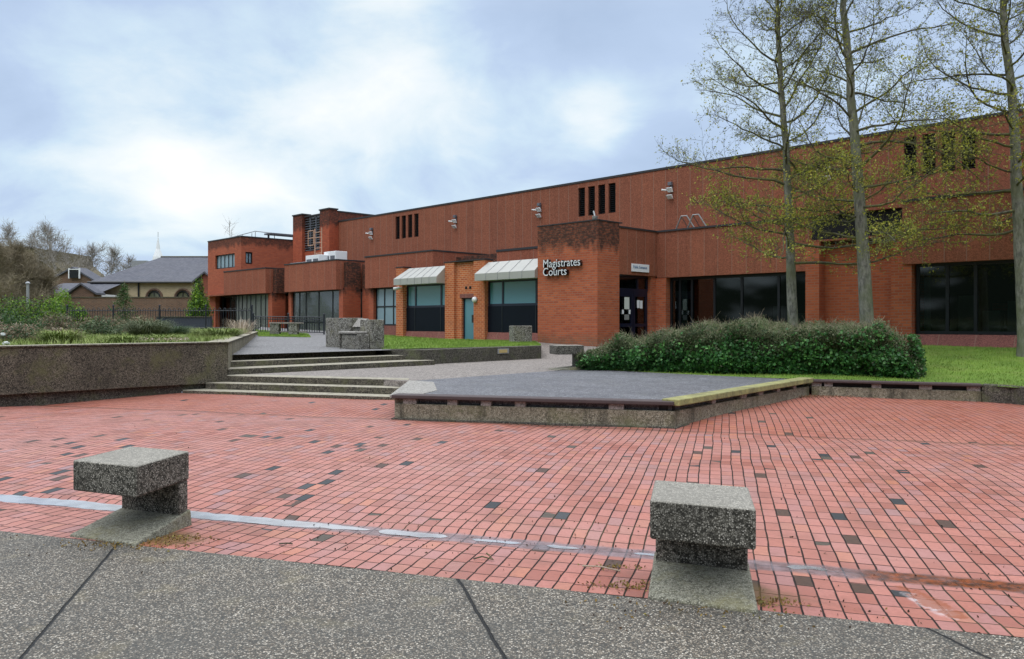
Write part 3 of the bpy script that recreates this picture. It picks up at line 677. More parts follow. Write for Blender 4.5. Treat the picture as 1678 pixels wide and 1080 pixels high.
# upper wall: panels above low roofs, with openings for louvres left as recess boxes proud by frames
def wall_openings(s0, s1, n, z0, z1, opens, th=.3):
    """solid wall with rectangular holes (s, z)"""
    b = MB(); xs = sorted({s0, s1, *[o[0] for o in opens], *[o[1] for o in opens]})
    for a, c in zip(xs[:-1], xs[1:]):
        oo = [o for o in opens if o[0] <= a + 1e-6 and o[1] >= c - 1e-6]
        if not oo: b.fb(a, c, n - th, n, z0, z1)
        else:
            o = oo[0]
            if o[2] > z0: b.fb(a, c, n - th, n, z0, o[2])
            if o[3] < z1: b.fb(a, c, n - th, n, o[3], z1)
    # weld look: drop internal faces by relying on coplanar butt joints
    return b
vents = []
for ua, ub in ((648, 686), (947.5, 1009), (1481, 1599)):
    sa, sb = fs(ua, NU), fs(ub, NU); wv_ = (sb - sa)
    for k in range(4):
        a = sa + wv_ * (k * .27); vents.append((a, a + wv_ * .185, zs(6.27), zs(7.53)))
UW = fs(555, NU)
b = wall_openings(UW, 16, NU, 4.0, ZP - .09, vents); b.build('upper_wall', PANEL, court)
for (a, c, z0, z1) in vents:
    b = MB()
    b.fb(a, c, NU - .28, NU - .2, z0, z1)
    k = 0; zz_ = z0 + .04
    while zz_ < z1 - .04:
        p = [F(a, NU - .05), F(c, NU - .05), F(c, NU - .19), F(a, NU - .19)]
        b.hexa([p[0] + Vector((0, 0, zz_)), p[1] + Vector((0, 0, zz_)), p[2] + Vector((0, 0, zz_ + .05)), p[3] + Vector((0, 0, zz_ + .05))],
               [p[0] + Vector((0, 0, zz_ + .015)), p[1] + Vector((0, 0, zz_ + .015)), p[2] + Vector((0, 0, zz_ + .065)), p[3] + Vector((0, 0, zz_ + .065))])
        zz_ += .09
    b.build('louvre', LOUV, court)
part('parapet_coping', COPE, (UW - .05, 16.05, NU - .35, NU + .03, ZP - .09, ZP))
part('main_roof', ROOF, (UW + .1, 16, -16, NU - .36, 7.2, 7.4))
part('rear_wall', BRICKR, (-50, 14, -16.4, -16, .5, 7.6))
part('end_wall', BRICKR, (15.7, 16, -15.9, -1.3, .8, 7.6))
part('floor_slab', INTER, (-46, 13.6, -15.9, -1.7, .5, .86))
part('partition', INTER, (-46, 13.6, -7.2, -7.0, .86, 7.1))
# --- window maker
def window(s0, s1, n, z0, z1, mull, trans=(), glass=GLASS, frame=FRAME, fw=.07, axis=None, back=None, name='window'):
    """frame + pane; axis None: lies along facade"""
    b = MB()
    bx = b.fb if axis is None else axis(b)
    bx(s0, s0 + fw, n - .08, n, z0, z1); bx(s1 - fw, s1, n - .08, n, z0, z1)
    bx(s0 + fw, s1 - fw, n - .08, n, z0, z0 + fw); bx(s0 + fw, s1 - fw, n - .08, n, z1 - fw, z1)
    for m_ in mull:
        x = s0 + (s1 - s0) * m_; bx(x - fw / 2, x + fw / 2, n - .078, n - .002, z0 + fw, z1 - fw)
    for t in trans:
        z = z0 + (z1 - z0) * t; bx(s0 + fw, s1 - fw, n - .075, n - .005, z - fw / 2, z + fw / 2)
    w_ = b.build(name, frame, court)
    c = MB(); bx = c.fb if axis is None else axis(c)
    bx(s0 + .02, s1 - .02, n - .045, n - .035, z0 + .02, z1 - .02); p = c.build('pane', glass, w_); return w_
def blinds(s0, s1, n, z0, z1, w_, slats, mat=BLIND):
    b = MB()
    for k in range(slats):
        if random.random() < .12: continue
        a = s0 + (s1 - s0) * k / slats; b.fb(a, a + (s1 - s0) / slats * .9, n - .02, n, z0, z1)
    b.build('blind', mat, w_)
# --- left bays
def bay(s0, s1, n, z0, z1, mat=PANELL, ret=True, nb=NU - .31):
    b = MB(); b.fb(s0, s1, n - .25, n, z0, z1); 
    b.fb(s1 - .25, s1, NU + .01, n - .25, z0, z1); b.fb(s0, s0 + .25, NU + .01, n - .25, z0, z1)
    b.build('fascia', mat, court)
    part('fascia_coping', COPE, (s0 - .02, s1 + .02, n - .3, n + .03, z1, z1 + .07), (s1 - .3, s1 + .02, NU + .01, n - .3, z1, z1 + .07))
    part('low_roof', ROOF, (s0 + .26, s1 - .26, NU + .01, n - .31, z1 - .35, z1 - .2))
NB = 2.0
b1 = (-42.9, -37.1); b2 = (-34.75, -29.1); b3 = (fs(598, 1.6), fs(709, 1.6))
bay(b1[0], b1[1], NB, 3.42, 4.95); bay(b2[0], b2[1], NB, 3.42, 5.02); bay(b3[0], b3[1], 1.6, 3.42, 5.05)
# brick returns between bays
part('brick_wall', BRICKD, (b1[1] - .25, b1[1] + .28, .8, NB - .3, .8, 3.4), (b1[1] + .02, b1[1] + .45, .8, NB - .5, 3.42, 4.95), (b1[1] + .45, b2[0] - .02, .4, .7, .8, 4.9))
part('brick_wall', BRICKD, (b2[1] - .1, b2[1] + .30, .6, NB - .25, .8, 3.4), (b2[1] + .30, b3[0] - .05, .1, .5, .8, 4.85), (b3[0] - .02, b3[0] + .42, .5, 1.35, .8, 3.4), (b2[1] + .02, b2[1] + .30, .6, NB - .5, 3.41, 4.93))
part('brick_wall', BRICKD, (b2[0], b2[0] + .28, .4, NB - .3, .8, 3.4))
wa = window(b1[0] + .9, b1[1] - .3, NB - .4, 1.0, 3.42, (.09, .2, .34, .46, .61, .76, .89), (), GLASSG)
blinds(b1[0] + 1.7, b1[1] - .4, NB - .50, 1.1, 3.35, wa, 16)
wa = window(b2[0] + .3, b2[1] - .12, NB - .4, .95, 3.42, (.14, .28, .55, .83), (.27,), GLASSM)
blinds(b2[0] + .4, b2[0] + 1.4, NB - .5, 1., 3.3, wa, 4); blinds(b2[0] + 2.0, b2[1] - 1.6, NB - .5, 1., 3.3, wa, 2)
wa = window(b3[0] + .45, fs(652, 1.3), 1.2, 1.45, 3.42, (.36, .74), (.5,), GLASSP)
part('sill_panel', PANELR, (b3[0] + .42, fs(652, 1.3), .9, 1.3, .8, 1.44))
part('soffit', INTER, (b1[0], b1[1], -1.2, NB - .45, 3.42, 3.5), (b2[0], b2[1], -1.2, NB - .45, 3.42, 3.5), (b3[0] + .3, b3[1], -1.2, 1.1, 3.42, 3.5))
# wing (brick block at the far left)
WN = 1.5; w0, w1 = -46.5, -41.4
zt1, zb1 = fz(365, 420, WN), fz(365, 448, WN)
opw = [(fs(352.5, WN), fs(384.5, WN), 5.3, 6.25)]
b = wall_openings(w0, w1, WN, 4.3, 7.28, opw, .3); b.build('wing_wall', BRICKW, court)
part('wing_wall', BRICKW, (w1 - .3, w1, -6, .7, 3.4, 7.28), (w1 - .3, w1, .7, WN - .3, 3.4, 5.5), (w1 - .3, w1, .7, WN - .3, 6.3, 7.28))
part('wing_wall', BRICKW, (w0, w0 + 1.2, WN - .3, WN, .8, 4.3), (w0, w0 + .3, -6, WN - .3, .8, 7.28), (w0 + 1.2, b1[0], WN - .3, WN, 3.45, 4.3))
part('canopy', PANELL, (w0 + .2, b1[0] - .02, WN, WN + .5, 3.4, 3.5))
part('brick_wall', BRICKW, (w0 + 1.2, b1[0] + .9, WN - .9, WN - .6, .8, 1.1), (b1[0] + .3, b1[0] + .9, WN - .6, WN - .2, .9, 3.4))
window(w0 + 1.2, b1[0] + .3, WN - .5, .9, 3.4, (.45,), (.65,), GLASS)
window(opw[0][0], opw[0][1], WN - .12, 5.3, 6.25, (.2, .4, .6, .8), (), GLASSP)
ax_side = lambda b: (lambda a0, a1, n0, n1, z0, z1: b.fb(w1 + n0 - .0, w1 + n1, a0, a1, z0, z1))
window(.72, WN - .3, -.05, 5.52, 6.28, (.5,), (), GLASSP, axis=ax_side)
part('parapet_coping', COPE, (w0 - .03, w1 + .03, WN - .33, WN + .03, 7.28, 7.35), (w1 - .33, w1 + .03, -6, WN - .33, 7.28, 7.35), (w0 - .03, w0 + .3, -6, WN - .33, 7.28, 7.35))
part('wing_roof', ROOF, (w0 + .3, w1 - .3, -6, WN - .35, 6.9, 7.1)); part('partition', INTER, (w0 + .3, w1 - .3, WN - 2.2, WN - 2.1, .9, 6.9))
part('wing_wall', BRICKW, (w1, -36.6, -4.2, -3.9, 3.4, 6.75)); part('link_roof', ROOF, (w1, UW, -3.85, .4, 4.4, 4.6))
# plant room
PN = -1.55; q0_, q1_, q2_, q3_ = fs(480, PN), fs(495, PN), fs(524, PN), fs(539.5, PN)
part('plant_room_wall', BRICKP, (q0_, q1_, PN - .6, PN, 4.4, zs(8.45)), (q2_, q3_, PN - .6, PN, 4.4, zs(8.5)), (q3_ - .3, q3_, -7, PN - .6, 4.4, zs(8.38)), (q1_, q2_, PN - .5, PN - .2, 4.4, zs(6.1)), (q3_, UW - .02, NU - .3, PN - .3, 4.4, 7.5))
part('parapet_coping', COPE, (q0_ - .05, q1_ + .08, PN - .65, PN + .05, zs(8.45), zs(8.53)), (q2_ - .05, q3_ + .05, PN - .65, PN + .05, zs(8.5), zs(8.58)), (q1_ + .08, q2_ - .05, PN - .4, PN - .1, zs(8.28), zs(8.36)), (q3_ - .33, q3_ + .03, -7, PN - .66, zs(8.38), zs(8.46)))
b = MB(); b.fb(q1_, q2_, PN - .5, PN - .42, zs(6.1), zs(8.28))
zz_ = zs(6.15)
while zz_ < zs(8.22):
    p = [F(q1_, PN - .2), F(q2_, PN - .2), F(q2_, PN - .4), F(q1_, PN - .4)]
    b.hexa([p[0] + Vector((0, 0, zz_)), p[1] + Vector((0, 0, zz_)), p[2] + Vector((0, 0, zz_ + .08)), p[3] + Vector((0, 0, zz_ + .08))],
           [p[0] + Vector((0, 0, zz_ + .03)), p[1] + Vector((0, 0, zz_ + .03)), p[2] + Vector((0, 0, zz_ + .11)), p[3] + Vector((0, 0, zz_ + .11))]); zz_ += .16
for k in (0.33, .66): x_ = q1_ + (q2_ - q1_) * k; b.fb(x_ - .04, x_ + .04, PN - .25, PN - .17, zs(6.1), zs(8.28))
b.build('louvre', LOUVG, court)
# --- annex (paler pointed brick, awnings)
AN = 2.2; P = lambda u: fs(u, AN)
ZG = .72; ZA = 4.36
part('annex_pier', BRICKA, (P(649), P(660.5), AN - .5, AN, ZG, 4.30), bevel=0)
part('annex_pier', BRICKA, (P(729), P(744), AN - .5, AN, ZG, ZA)); part('annex_pier', BRICKA, (P(776), P(794), AN - .5, AN, ZG, ZA))
sd0, sd1 = P(752.5), P(774)
part('annex_wall', BRICKA, (P(744), sd0, AN - .45, AN - .14, ZG, ZA - .03), (sd1, P(776), AN - .45, AN - .14, ZG, ZA - .03), (sd0, sd1, AN - .45, AN - .14, 2.82, ZA - .03))
part('lintel', PANELR, (sd0 - .1, sd1, AN - .14, AN - .12, 2.72, 2.9))
for k in (-.22, .06): part('vent', LOUV, (P(764) + k, P(764) + k + .13, AN - .14, AN - .12, 3.12, 3.24))
part('annex_coping', COPE, (P(729) - .03, P(794) + .03, AN - .5, AN + .03, ZA, ZA + .05)); part('annex_coping', COPE, (P(649) - .02, P(660.5) + .02, AN - .5, AN + .02, 4.30, 4.35))
part('annex_roof', ROOF, (P(649), -13.4, NU, AN - .5, 4.1, 4.2))
wd = window(sd0 + .02, sd1 - .02, AN - .24, ZG + .05, 2.72, (), (), GLASSB, FRAMEB, .06, name='door')
b = MB(); b.fb(sd1 - .22, sd1 - .1, AN - .24, AN - .16, 1.6, 1.95); b.build('handle', BLACK, wd)
part('partition', INTER, (P(650), -13.4, -.8, -.6, .8, 4.0))
for (a, c, mu) in ((P(660.5), P(729), (.22, .83)), (P(794), -13.38, (.26, .83))):
    window(a, c, AN - .22, 2.32, 3.45, mu, (), GLASSB, FRAMEB, .1)
    pb = part('navy_panel', DARKP, (a, c, AN - .3, AN - .2, 1.18, 2.32))
    for m_ in mu: part('panel_joint', FRAME, (a + (c - a) * m_ - .02, a + (c - a) * m_ + .02, AN - .2, AN - .185, 1.18, 2.32), parent=pb)
    b = MB(); f = lambda s, n, z: F(s, n, z)
    b.hexa([f(a, AN - .05, ZG), f(c, AN - .05, ZG), f(c, AN - .4, ZG), f(a, AN - .4, ZG)], [f(a, AN - .2, 1.18), f(c, AN - .2, 1.18), f(c, AN - .4, 1.18), f(a, AN - .4, 1.18)]); b.build('sill_panel', PANELR, court)
    # awning of ribbed metal
    aw = MB(); a0 = a - .1; c0 = c + (.0 if c < -15 else 0.)
    cap = .45 if a < -20 else .25
    t = [f(a0 + cap, AN - .1, 4.24), f(c0, AN - .1, 4.24)]
    m_ = [f(a0, AN + .5, 3.72), f(c0, AN + .5, 3.72)]; lo = [f(a0, AN + .5, 3.42), f(c0, AN + .5, 3.42)]; bkk = [f(a0, AN - .1, 3.42), f(c0, AN - .1, 3.42)]
    aw.face([m_[0], m_[1], t[1], t[0]]); aw.face([lo[0], lo[1], m_[1], m_[0]]); aw.face([bkk[0], bkk[1], lo[1], lo[0]])
    aw.face([lo[0], m_[0], t[0], f(a0, AN - .1, 4.0), bkk[0]]); aw.face([m_[1], lo[1], bkk[1], t[1]])
    A_ = aw.build('awning', METAL, court)
    b = MB(); n_ = 6 if a < -20 else 5
    for k in range(1, n_):
        x0 = a0 + (c0 - a0) * k / n_; x1 = a0 + cap + (c0 - a0 - cap) * k / n_
        b.tube([f(x0, AN + .505, 3.42), f(x0, AN + .505, 3.72), f(x1, AN - .095, 4.245)], .012, 4)
    b.build('seam', GREYM, A_)
# wall above annex
part('lower_wall', BRICKD, (b3[1], fs(814, .6), -.2, .1, 4.0, 4.85))
part('lower_wall', PANELL, (fs(814, .6), -13.4, .3, .6, 4.0, 4.85)); part('fascia_coping', COPE, (fs(814, .6) - .02, -13.4, .25, .63, 4.85, 4.95))
part('low_roof', ROOF, (b3[1], -13.4, NU + .01, -.2, 4.7, 4.8))
# --- sign tower
TS0, TS1 = -13.38, -10.29
part('sign_tower', BRICK, (TS0, TS1, 1.18, 2.52, .6, 5.47), (TS0, TS0 + .3, NU, 1.18, .8, 5.47))
part('tower_coping', COPE, (TS0 - .02, TS1 + .02, 1.0, 2.54, 5.47, 5.51))
part('low_roof', ROOF, (TS0 + .3, TS1 - .3, NU + .01, 1.0, 5.1, 5.2))
# --- entrance: side-facing doors
EN = -1.3
part('fascia', PANEL, (TS1 - .3, TS1, EN - .2, 1.178, 3.50, 5.30))
part('fascia_coping', COPE, (TS1 - .3, TS1 + .03, EN, 1.178, 5.30, 5.37), (TS1 + .03, -3.6, EN - .25, EN + .03, 5.30, 5.37))
axd = lambda b: (lambda a0, a1, n0, n1, z0, z1: b.fb(TS1 - .22 + n0, TS1 - .22 + n1, a0, a1, z0, z1))
dw = window(-1.0, 1.15, 0, 2.88, 3.48, (.32,), (), GLASS, FRAMEB, .09, axis=axd)
d1 = window(-.95, -.02, 0, .86, 2.88, (), (.32, .92), GLASS, FRAMEB, .12, axis=axd, name='door')
d2 = window(-.0, 1.15, 0, .86, 2.88, (), (.32, .92), GLASS, FRAMEB, .14, axis=axd, name='door')
def notice(n0, n1, z0, z1, parent, m=PAPER):
    b = MB(); b.fb(TS1 - .216, TS1 - .210, n0, n1, z0, z1); b.build('notice', m, parent)
notice(.62, .74, 1.95, 2.12, d2); notice(.18, .30, 1.95, 2.12, d2); notice(.26, .58, 2.14, 2.62, d2, BLIND); notice(.28, .58, 1.72, 1.93, d2, GREYM); notice(-.42, -.25, 2.2, 2.52, d1); notice(-.62, -.45, 2.18, 2.5, d1)
notice(1.02, 1.1, 1.98, 2.2, d2, BLIND)
b = MB(); b.fb(TS1 - 1.6, TS1 - .9, -.75, .35, 3.28, 3.32); tag(b.build('ceiling_light', TUBE), 'lit ceiling lamp glowing behind the glass above the entrance doors', 'light')
part('brick_pier', BRICK, (TS1 - .25, TS1 + .45, EN - .3, EN, .8, 3.42), (TS1 - .25, TS1 - .05, EN, -1.0, .8, 3.5))
part('fascia', PANEL, (TS1 + .0005, -3.6, EN - .3, EN - .02, 3.44, 5.30), (TS1, -3.6, NU + .01, EN - .31, 5.1, 5.2))
part('soffit', INTER, (TS0 + .35, -3.6, -6.9, EN - .35, 3.6, 3.7), (TS0 + .35, TS1 - .35, EN - .35, 1.1, 3.6, 3.7))
wa = window(TS1 + .45, -3.65, EN - .3, .9, 3.42, (.075, .165, .33, .52, .76), (), GLASS, FRAME, .09)
b = MB(); b.fb(TS1 + .6, TS1 + .95, EN - .8, EN - .75, 1., 3.35); b.build('blind', INTERL, wa)
b = MB()
for k in range(4): b.fb(TS1 + 2.0 + k * 1.1, TS1 + 2.5 + k * 1.1, -5.8, -5.2, .86, 2.0 + .3 * (k % 2))
b.build('reception_desk', INTERL, court)
# --- brick section right of entrance
s4 = -3.62; s5 = -.62
part('brick_wall', BRICK, (s4 + .02, s4 + .5, EN - .3, NW + .4, .8, 4.35), (s4 + .5, s5, EN - .1, NW - .02, .8, 4.28), (s5, -.02, NW - .3, -.06, .8, 4.38))
part('louvre', LOUV, (s4 + .02, s5 + .3, NW - .2, NW - .1, 4.42, 5.3))
part('ledge', PANELL, (s4 + .02, s5 + .35, NW - .1, NW + .3, 4.37, 4.43), (s4 + .02, s5 + .35, NU + .01, NW + .05, 5.30, 5.38))
# --- right bay
part('fascia', PANEL, (s5 + .35, 14, -.3, 0, 3.42, 5.33)); part('fascia', PANEL, (s5 + .351, s5 + .62, NU + .01, -.3, 3.425, 5.33))
part('fascia_coping', COPE, (s5 + .32, 14, NU + .01, .03, 5.33, 5.41))
wa = window(.03, 2.95, -.32, 1.27, 3.42, (.30, .56), (), GLASS, FRAME, .09)
window(2.96, 6.4, -.32, 1.27, 3.42, (.3, .66), (), GLASS, FRAME, .09)
b = MB(); b.fb(.12, .3, -.8, -.75, 1.3, 3.3); b.build('blind', INTERL, wa)
b = MB(); f = lambda s, n, z: F(s, n, z)
b.hexa([f(-.02, .06, .8), f(6.4, .06, .8), f(6.4, -.4, .8), f(-.02, -.4, .8)], [f(-.02, -.22, 1.26), f(6.4, -.22, 1.26), f(6.4, -.4, 1.26), f(-.02, -.4, 1.26)]); b.build('sill_panel', PANELR, court)
part('brick_wall', BRICK, (6.4, 14, -.35, -.05, .8, 3.42)); part('soffit', INTER, (-.02, 13.6, -6.9, -.42, 3.6, 3.7))
b = MB()
for x0, h in ((.5, 1.2), (1.2, .7), (1.9, 1.0), (3.4, .9)): b.fb(x0, x0 + .5, -3.2, -2.8, .86, 1.3 + h)
b.build('furniture', INTERL, court)
b = MB(); b.fb(1.2, 3.5, -4, -3.9, 2.0, 2.25); b.build('shelf', BRICKR, court)

# --- lettering
def text(body, size, loc, xa, za, ext, mat, parent, name='lettering', align='LEFT', bold=.0, sx=1.):
    cu = bpy.data.curves.new('t', 'FONT'); cu.body = body; cu.size = size; cu.extrude = ext; cu.offset = bold; cu.align_x = align; cu.resolution_u = 3; cu.space_character = 1.0
    to = bpy.data.objects.new('t', cu); COL.objects.link(to); bpy.context.view_layer.update()
    me = bpy.data.meshes.new_from_object(to.evaluated_get(bpy.context.evaluated_depsgraph_get())); COL.objects.unlink(to); bpy.data.objects.remove(to)
    M = Matrix((( xa.x * sx, 0, za.x, loc.x), (xa.y * sx, 0, za.y, loc.y), (0, 1, 0, loc.z), (0, 0, 0, 1)))
    me.transform(M); me.materials.clear()
    for m in (mat if isinstance(mat, list) else [mat]): me.materials.append(m)
    if isinstance(mat, list):
        for p in me.polygons: p.material_index = 0 if p.normal.dot(za) > .5 else 1
    o = bpy.data.objects.new(name, me); COL.objects.link(o); o.parent = parent; o.matrix_parent_inverse = Matrix.Translation(parent.location).inverted(); return o
TN = 2.52
sg = empty('letter_sign', F(fs(888, TN), TN, 3.9), 'raised silver lettering with black sides on the brick tower', 'sign')
zl = fz(888, 440, TN); 
text('Magistrates', .46, F(fs(894, TN), TN + .10, fz(889, 439.5, TN)), S, N, .07, [SILVER, BLACK], sg, bold=.0, sx=.93)
text('Courts', .46, F(fs(894, TN), TN + .10, fz(889, 453, TN)), S, N, .075, [SILVER, BLACK], sg, bold=.0, sx=.97)
for k in range(8): b = MB(); b.fb(fs(892, TN) + .1 + k * .22, fs(892, TN) + .13 + k * .22, TN, TN + .04, fz(889, 436, TN), fz(889, 436, TN) + .03); b.build('fixing', BLACK, sg)
ps = empty('wall_sign', F(TS1, -.1, 3.8), 'small pale sign with blue words above the entrance doors', 'sign')
b = MB(); b.fb(TS1, TS1 + .05, -.72, .42, 3.63, 3.94); b.build('board', PAPER, ps, .005)
text('Public Entrance', .165, F(TS1 + .054, .36, 3.76), -N, S, .003, BLUES, ps, sx=.9)
# --- floodlights
def flood(u, v, label, two=True):
    s = fs(u, NU + .2); z = fz(u, v, NU + .2); o = F(s, NU, z)
    e = empty('floodlight', o, label, 'floodlight', 'white floodlights on the upper wall')
    b = MB(); b.fb(s - .03, s + .03, NU, NU + .22, z + .02, z + .06); b.fb(s - .05, s + .05, NU, NU + .03, z - .15, z + .3); b.build('bracket', LOUVG, e)
    def head(z0, z1, sh):
        b = MB(); b.hexa([F(s - .12, NU + .10, z0), F(s + .12, NU + .10, z0), F(s + .12, NU + .05, z0), F(s - .12, NU + .05, z0)],
                         [F(s - .12, NU + .26, z1 - .04), F(s + .12, NU + .26, z1 - .04), F(s + .12, NU + .14, z1), F(s - .12, NU + .14, z1)]); b.build('lamp_head', WHITE, e, .01)
    head(z - .14, z + .06, 0)
    if two: 
        head(z - .42, z - .24, 0)
        b = MB(); b.fb(s - .09, s + .09, NU + .05, NU + .17, z + .14, z + .28); b.build('sensor_box', LOUVG, e, .01)
    b = MB(); b.tube([F(s - .15, NU + .15, z - .05), F(s - .3, NU + .3, z - .03)], .035, 8); b.build('camera_tube', WHITE, e)
flood(606, 381, 'white double floodlight nearest the plant room end of the upper wall')
flood(743, 361, 'white floodlight on the upper wall between the small vents and the letter tower')
flood(881, 342, 'white double floodlight on the upper wall just above the left corner of the sign tower')
flood(1096, 309, 'white floodlight on the upper wall right of the four large dark vents')
flood(1354, 276, 'white floodlight seen between the two middle tree trunks on the upper wall')
# CCTV camera on tower corner
o = F(TS1 - .4, 2.2, 5.51); e = empty('security_camera', o, 'grey security camera on top of the brick sign tower', 'camera')
b = MB(); b.tube([o, o + Vector((0, 0, .3))], .03, 8); b.tube([o + Vector((0, 0, .28)), o + N * .18 + S * .1 + Vector((0, 0, .33)), o + N * .22 + S * .2 + Vector((0, 0, .1))], .03, 8); b.build('bracket', GREYM, e)
b = MB(); b.tube([o + N * .22 + S * .2 + Vector((0, 0, .14)), o + N * .22 + S * .2 + Vector((0, 0, .02)), o + N * .22 + S * .2 + Vector((0, 0, -.03))], [.11, .1, .03], 12); b.build('dome', GREYM, e, smooth=True)
o = F(P(660.5) - .15, AN, 3.3); e = empty('security_camera', o, 'small white camera on the left pier of the pale brick annex', 'camera')
b = MB(); b.tube([o, o + N * .2], .04, 8); b.build('arm', WHITE, e); b = MB(); b.tube([o + N * .12 + S * .02, o + N * .36 - S * .16 + Vector((0, 0, -.05))], .07, 8); b.build('body', WHITE, e)
o = F(P(779.5), AN, 2.62); e = empty('wall_lamp', o, 'round white wall lamp beside the annex door', 'lamp')
b = MB(); b.tube([o, o + N * .06], .13, 14); b.build('base', GREYM, e); b = MB(); b.tube([o + N * .06, o + N * .12, o + N * .16, o + N * .17], [.13, .12, .07, .01], 14); b.build('lens', WHITE, e, smooth=True)
# rooftop frames above entrance
for k, (u, lab) in enumerate(((1103, 'left bent metal pipe frame on the entrance roof'), (1122, 'right bent metal pipe frame on the entrance roof'))):
    s = fs(u, EN + .1); b = MB(); o = F(s, EN, 5.37)
    b.tube([F(s, EN - .1, 5.37), F(s + .35, EN + .05, 5.85), F(s + .6, EN + .05, 5.85), F(s + .85, EN - .1, 5.37)], .03, 6); b.tube([F(s + .1, NU + .05, 5.45), F(s + .35, EN + .05, 5.85)], .025, 6)
    tag(b.build('pipe_frame', GREYM), lab, 'pipe frame', 'pipe frames on the entrance roof')
# air conditioning units on bay roof
def acunit(s0, s1, n0, n1, z0, z1, label):
    e = empty('air_conditioner', F((s0 + s1) / 2, n1, z0), label, 'air conditioner', 'air conditioners on the low roof')
    b = MB(); b.fb(s0, s1, n0, n1, z0, z1); b.build('casing', WHITE, e, .02)
    for k in range(2):
        x0 = s0 + (s1 - s0) * (.08 + .48 * k); b = MB(); b.fb(x0, x0 + (s1 - s0) * .36, n1, n1 + .015, z0 + (z1 - z0) * .36, z0 + (z1 - z0) * .68); b.build('grille', LOUVG, e)
sA = fs(508, .6)
acunit(sA, sA + 1.55, .1, .9, 4.9, 5.62, 'long white air conditioner on the low roof beside the ladder'); acunit(fs(533, .2), fs(533, .2) + 1.3, -.5, .3, 5.0, 5.82, 'taller white air conditioner behind the long one on the low roof')
b = MB(); b.fb(fs(480, 1.2), fs(480, 1.2) + 1.8, .6, 1.4, 5.02, 5.2); tag(b.build('roof_hatch', GREYM, None, .02), 'flat grey hatch lying on the low roof', 'hatch')
# ladder with hoops on plant room
e = empty('roof_ladder', F(fs(519, .1), .1, 5.2), 'cream caged ladder against the plant room louvres', 'ladder')
b = MB(); s_a, s_b, s_c = fs(505, .1), fs(516, .1), fs(527, .1)
for s_ in (s_b, s_c): b.tube([F(s_, .1, 5.3), F(s_, .1, 7.35)], .035, 6)
b.build('rails', CREAM, e)
b = MB()
for z_ in np.arange(5.5, 7.4, .32): b.tube([F(s_b, .1, z_), F(s_c, .1, z_)], .022, 5)
b.build('rungs', CREAM, e)
b = MB()
for z_ in (6.35, 6.8, 7.25): b.tube([F(s_a, .1, z_), F(s_b - .15, .1, z_)], .03, 5)
for s_ in (s_a, s_b - .15): b.tube([F(s_, .1, 6.35), F(s_, .1, 7.25)], .03, 5)
b.build('guard', CREAM, e)
# roof rails on the wing and small rooftop deck
e = empty('roof_railing', F(w1, -2, 7.35), 'thin metal guard rail running along the wing roof', 'railing')
b = MB(); b.tube([F(w0 + 1.4, 0.4, 7.6), F(w1 - .2, 0.4, 7.75), F(w1 - .2, -6, 7.55)], .03, 5)
for k in range(5): b.tube([F(w1 - .2, .4 - k * 1.4, 7.1), F(w1 - .2, .4 - k * 1.4, 7.7)], .025, 5)
for k in range(3): b.tube([F(w0 + 1.6 + k * 1.4, .4, 7.1), F(w0 + 1.6 + k * 1.4, .4, 7.65)], .025, 5)
b.build('rail', GREYM, e)
b = MB(); b.fb(w1 - .9, w1 + .0, -3.4, -.6, 7.62, 7.72); b.fb(w1 - .8, w1 - .7, -3.2, -3.1, 7.1, 7.62); b.fb(w1 - .8, w1 - .7, -.9, -.8, 7.1, 7.62); tag(b.build('roof_table', LOUVG), 'dark flat duct cover raised on legs on the wing roof', 'duct cover')
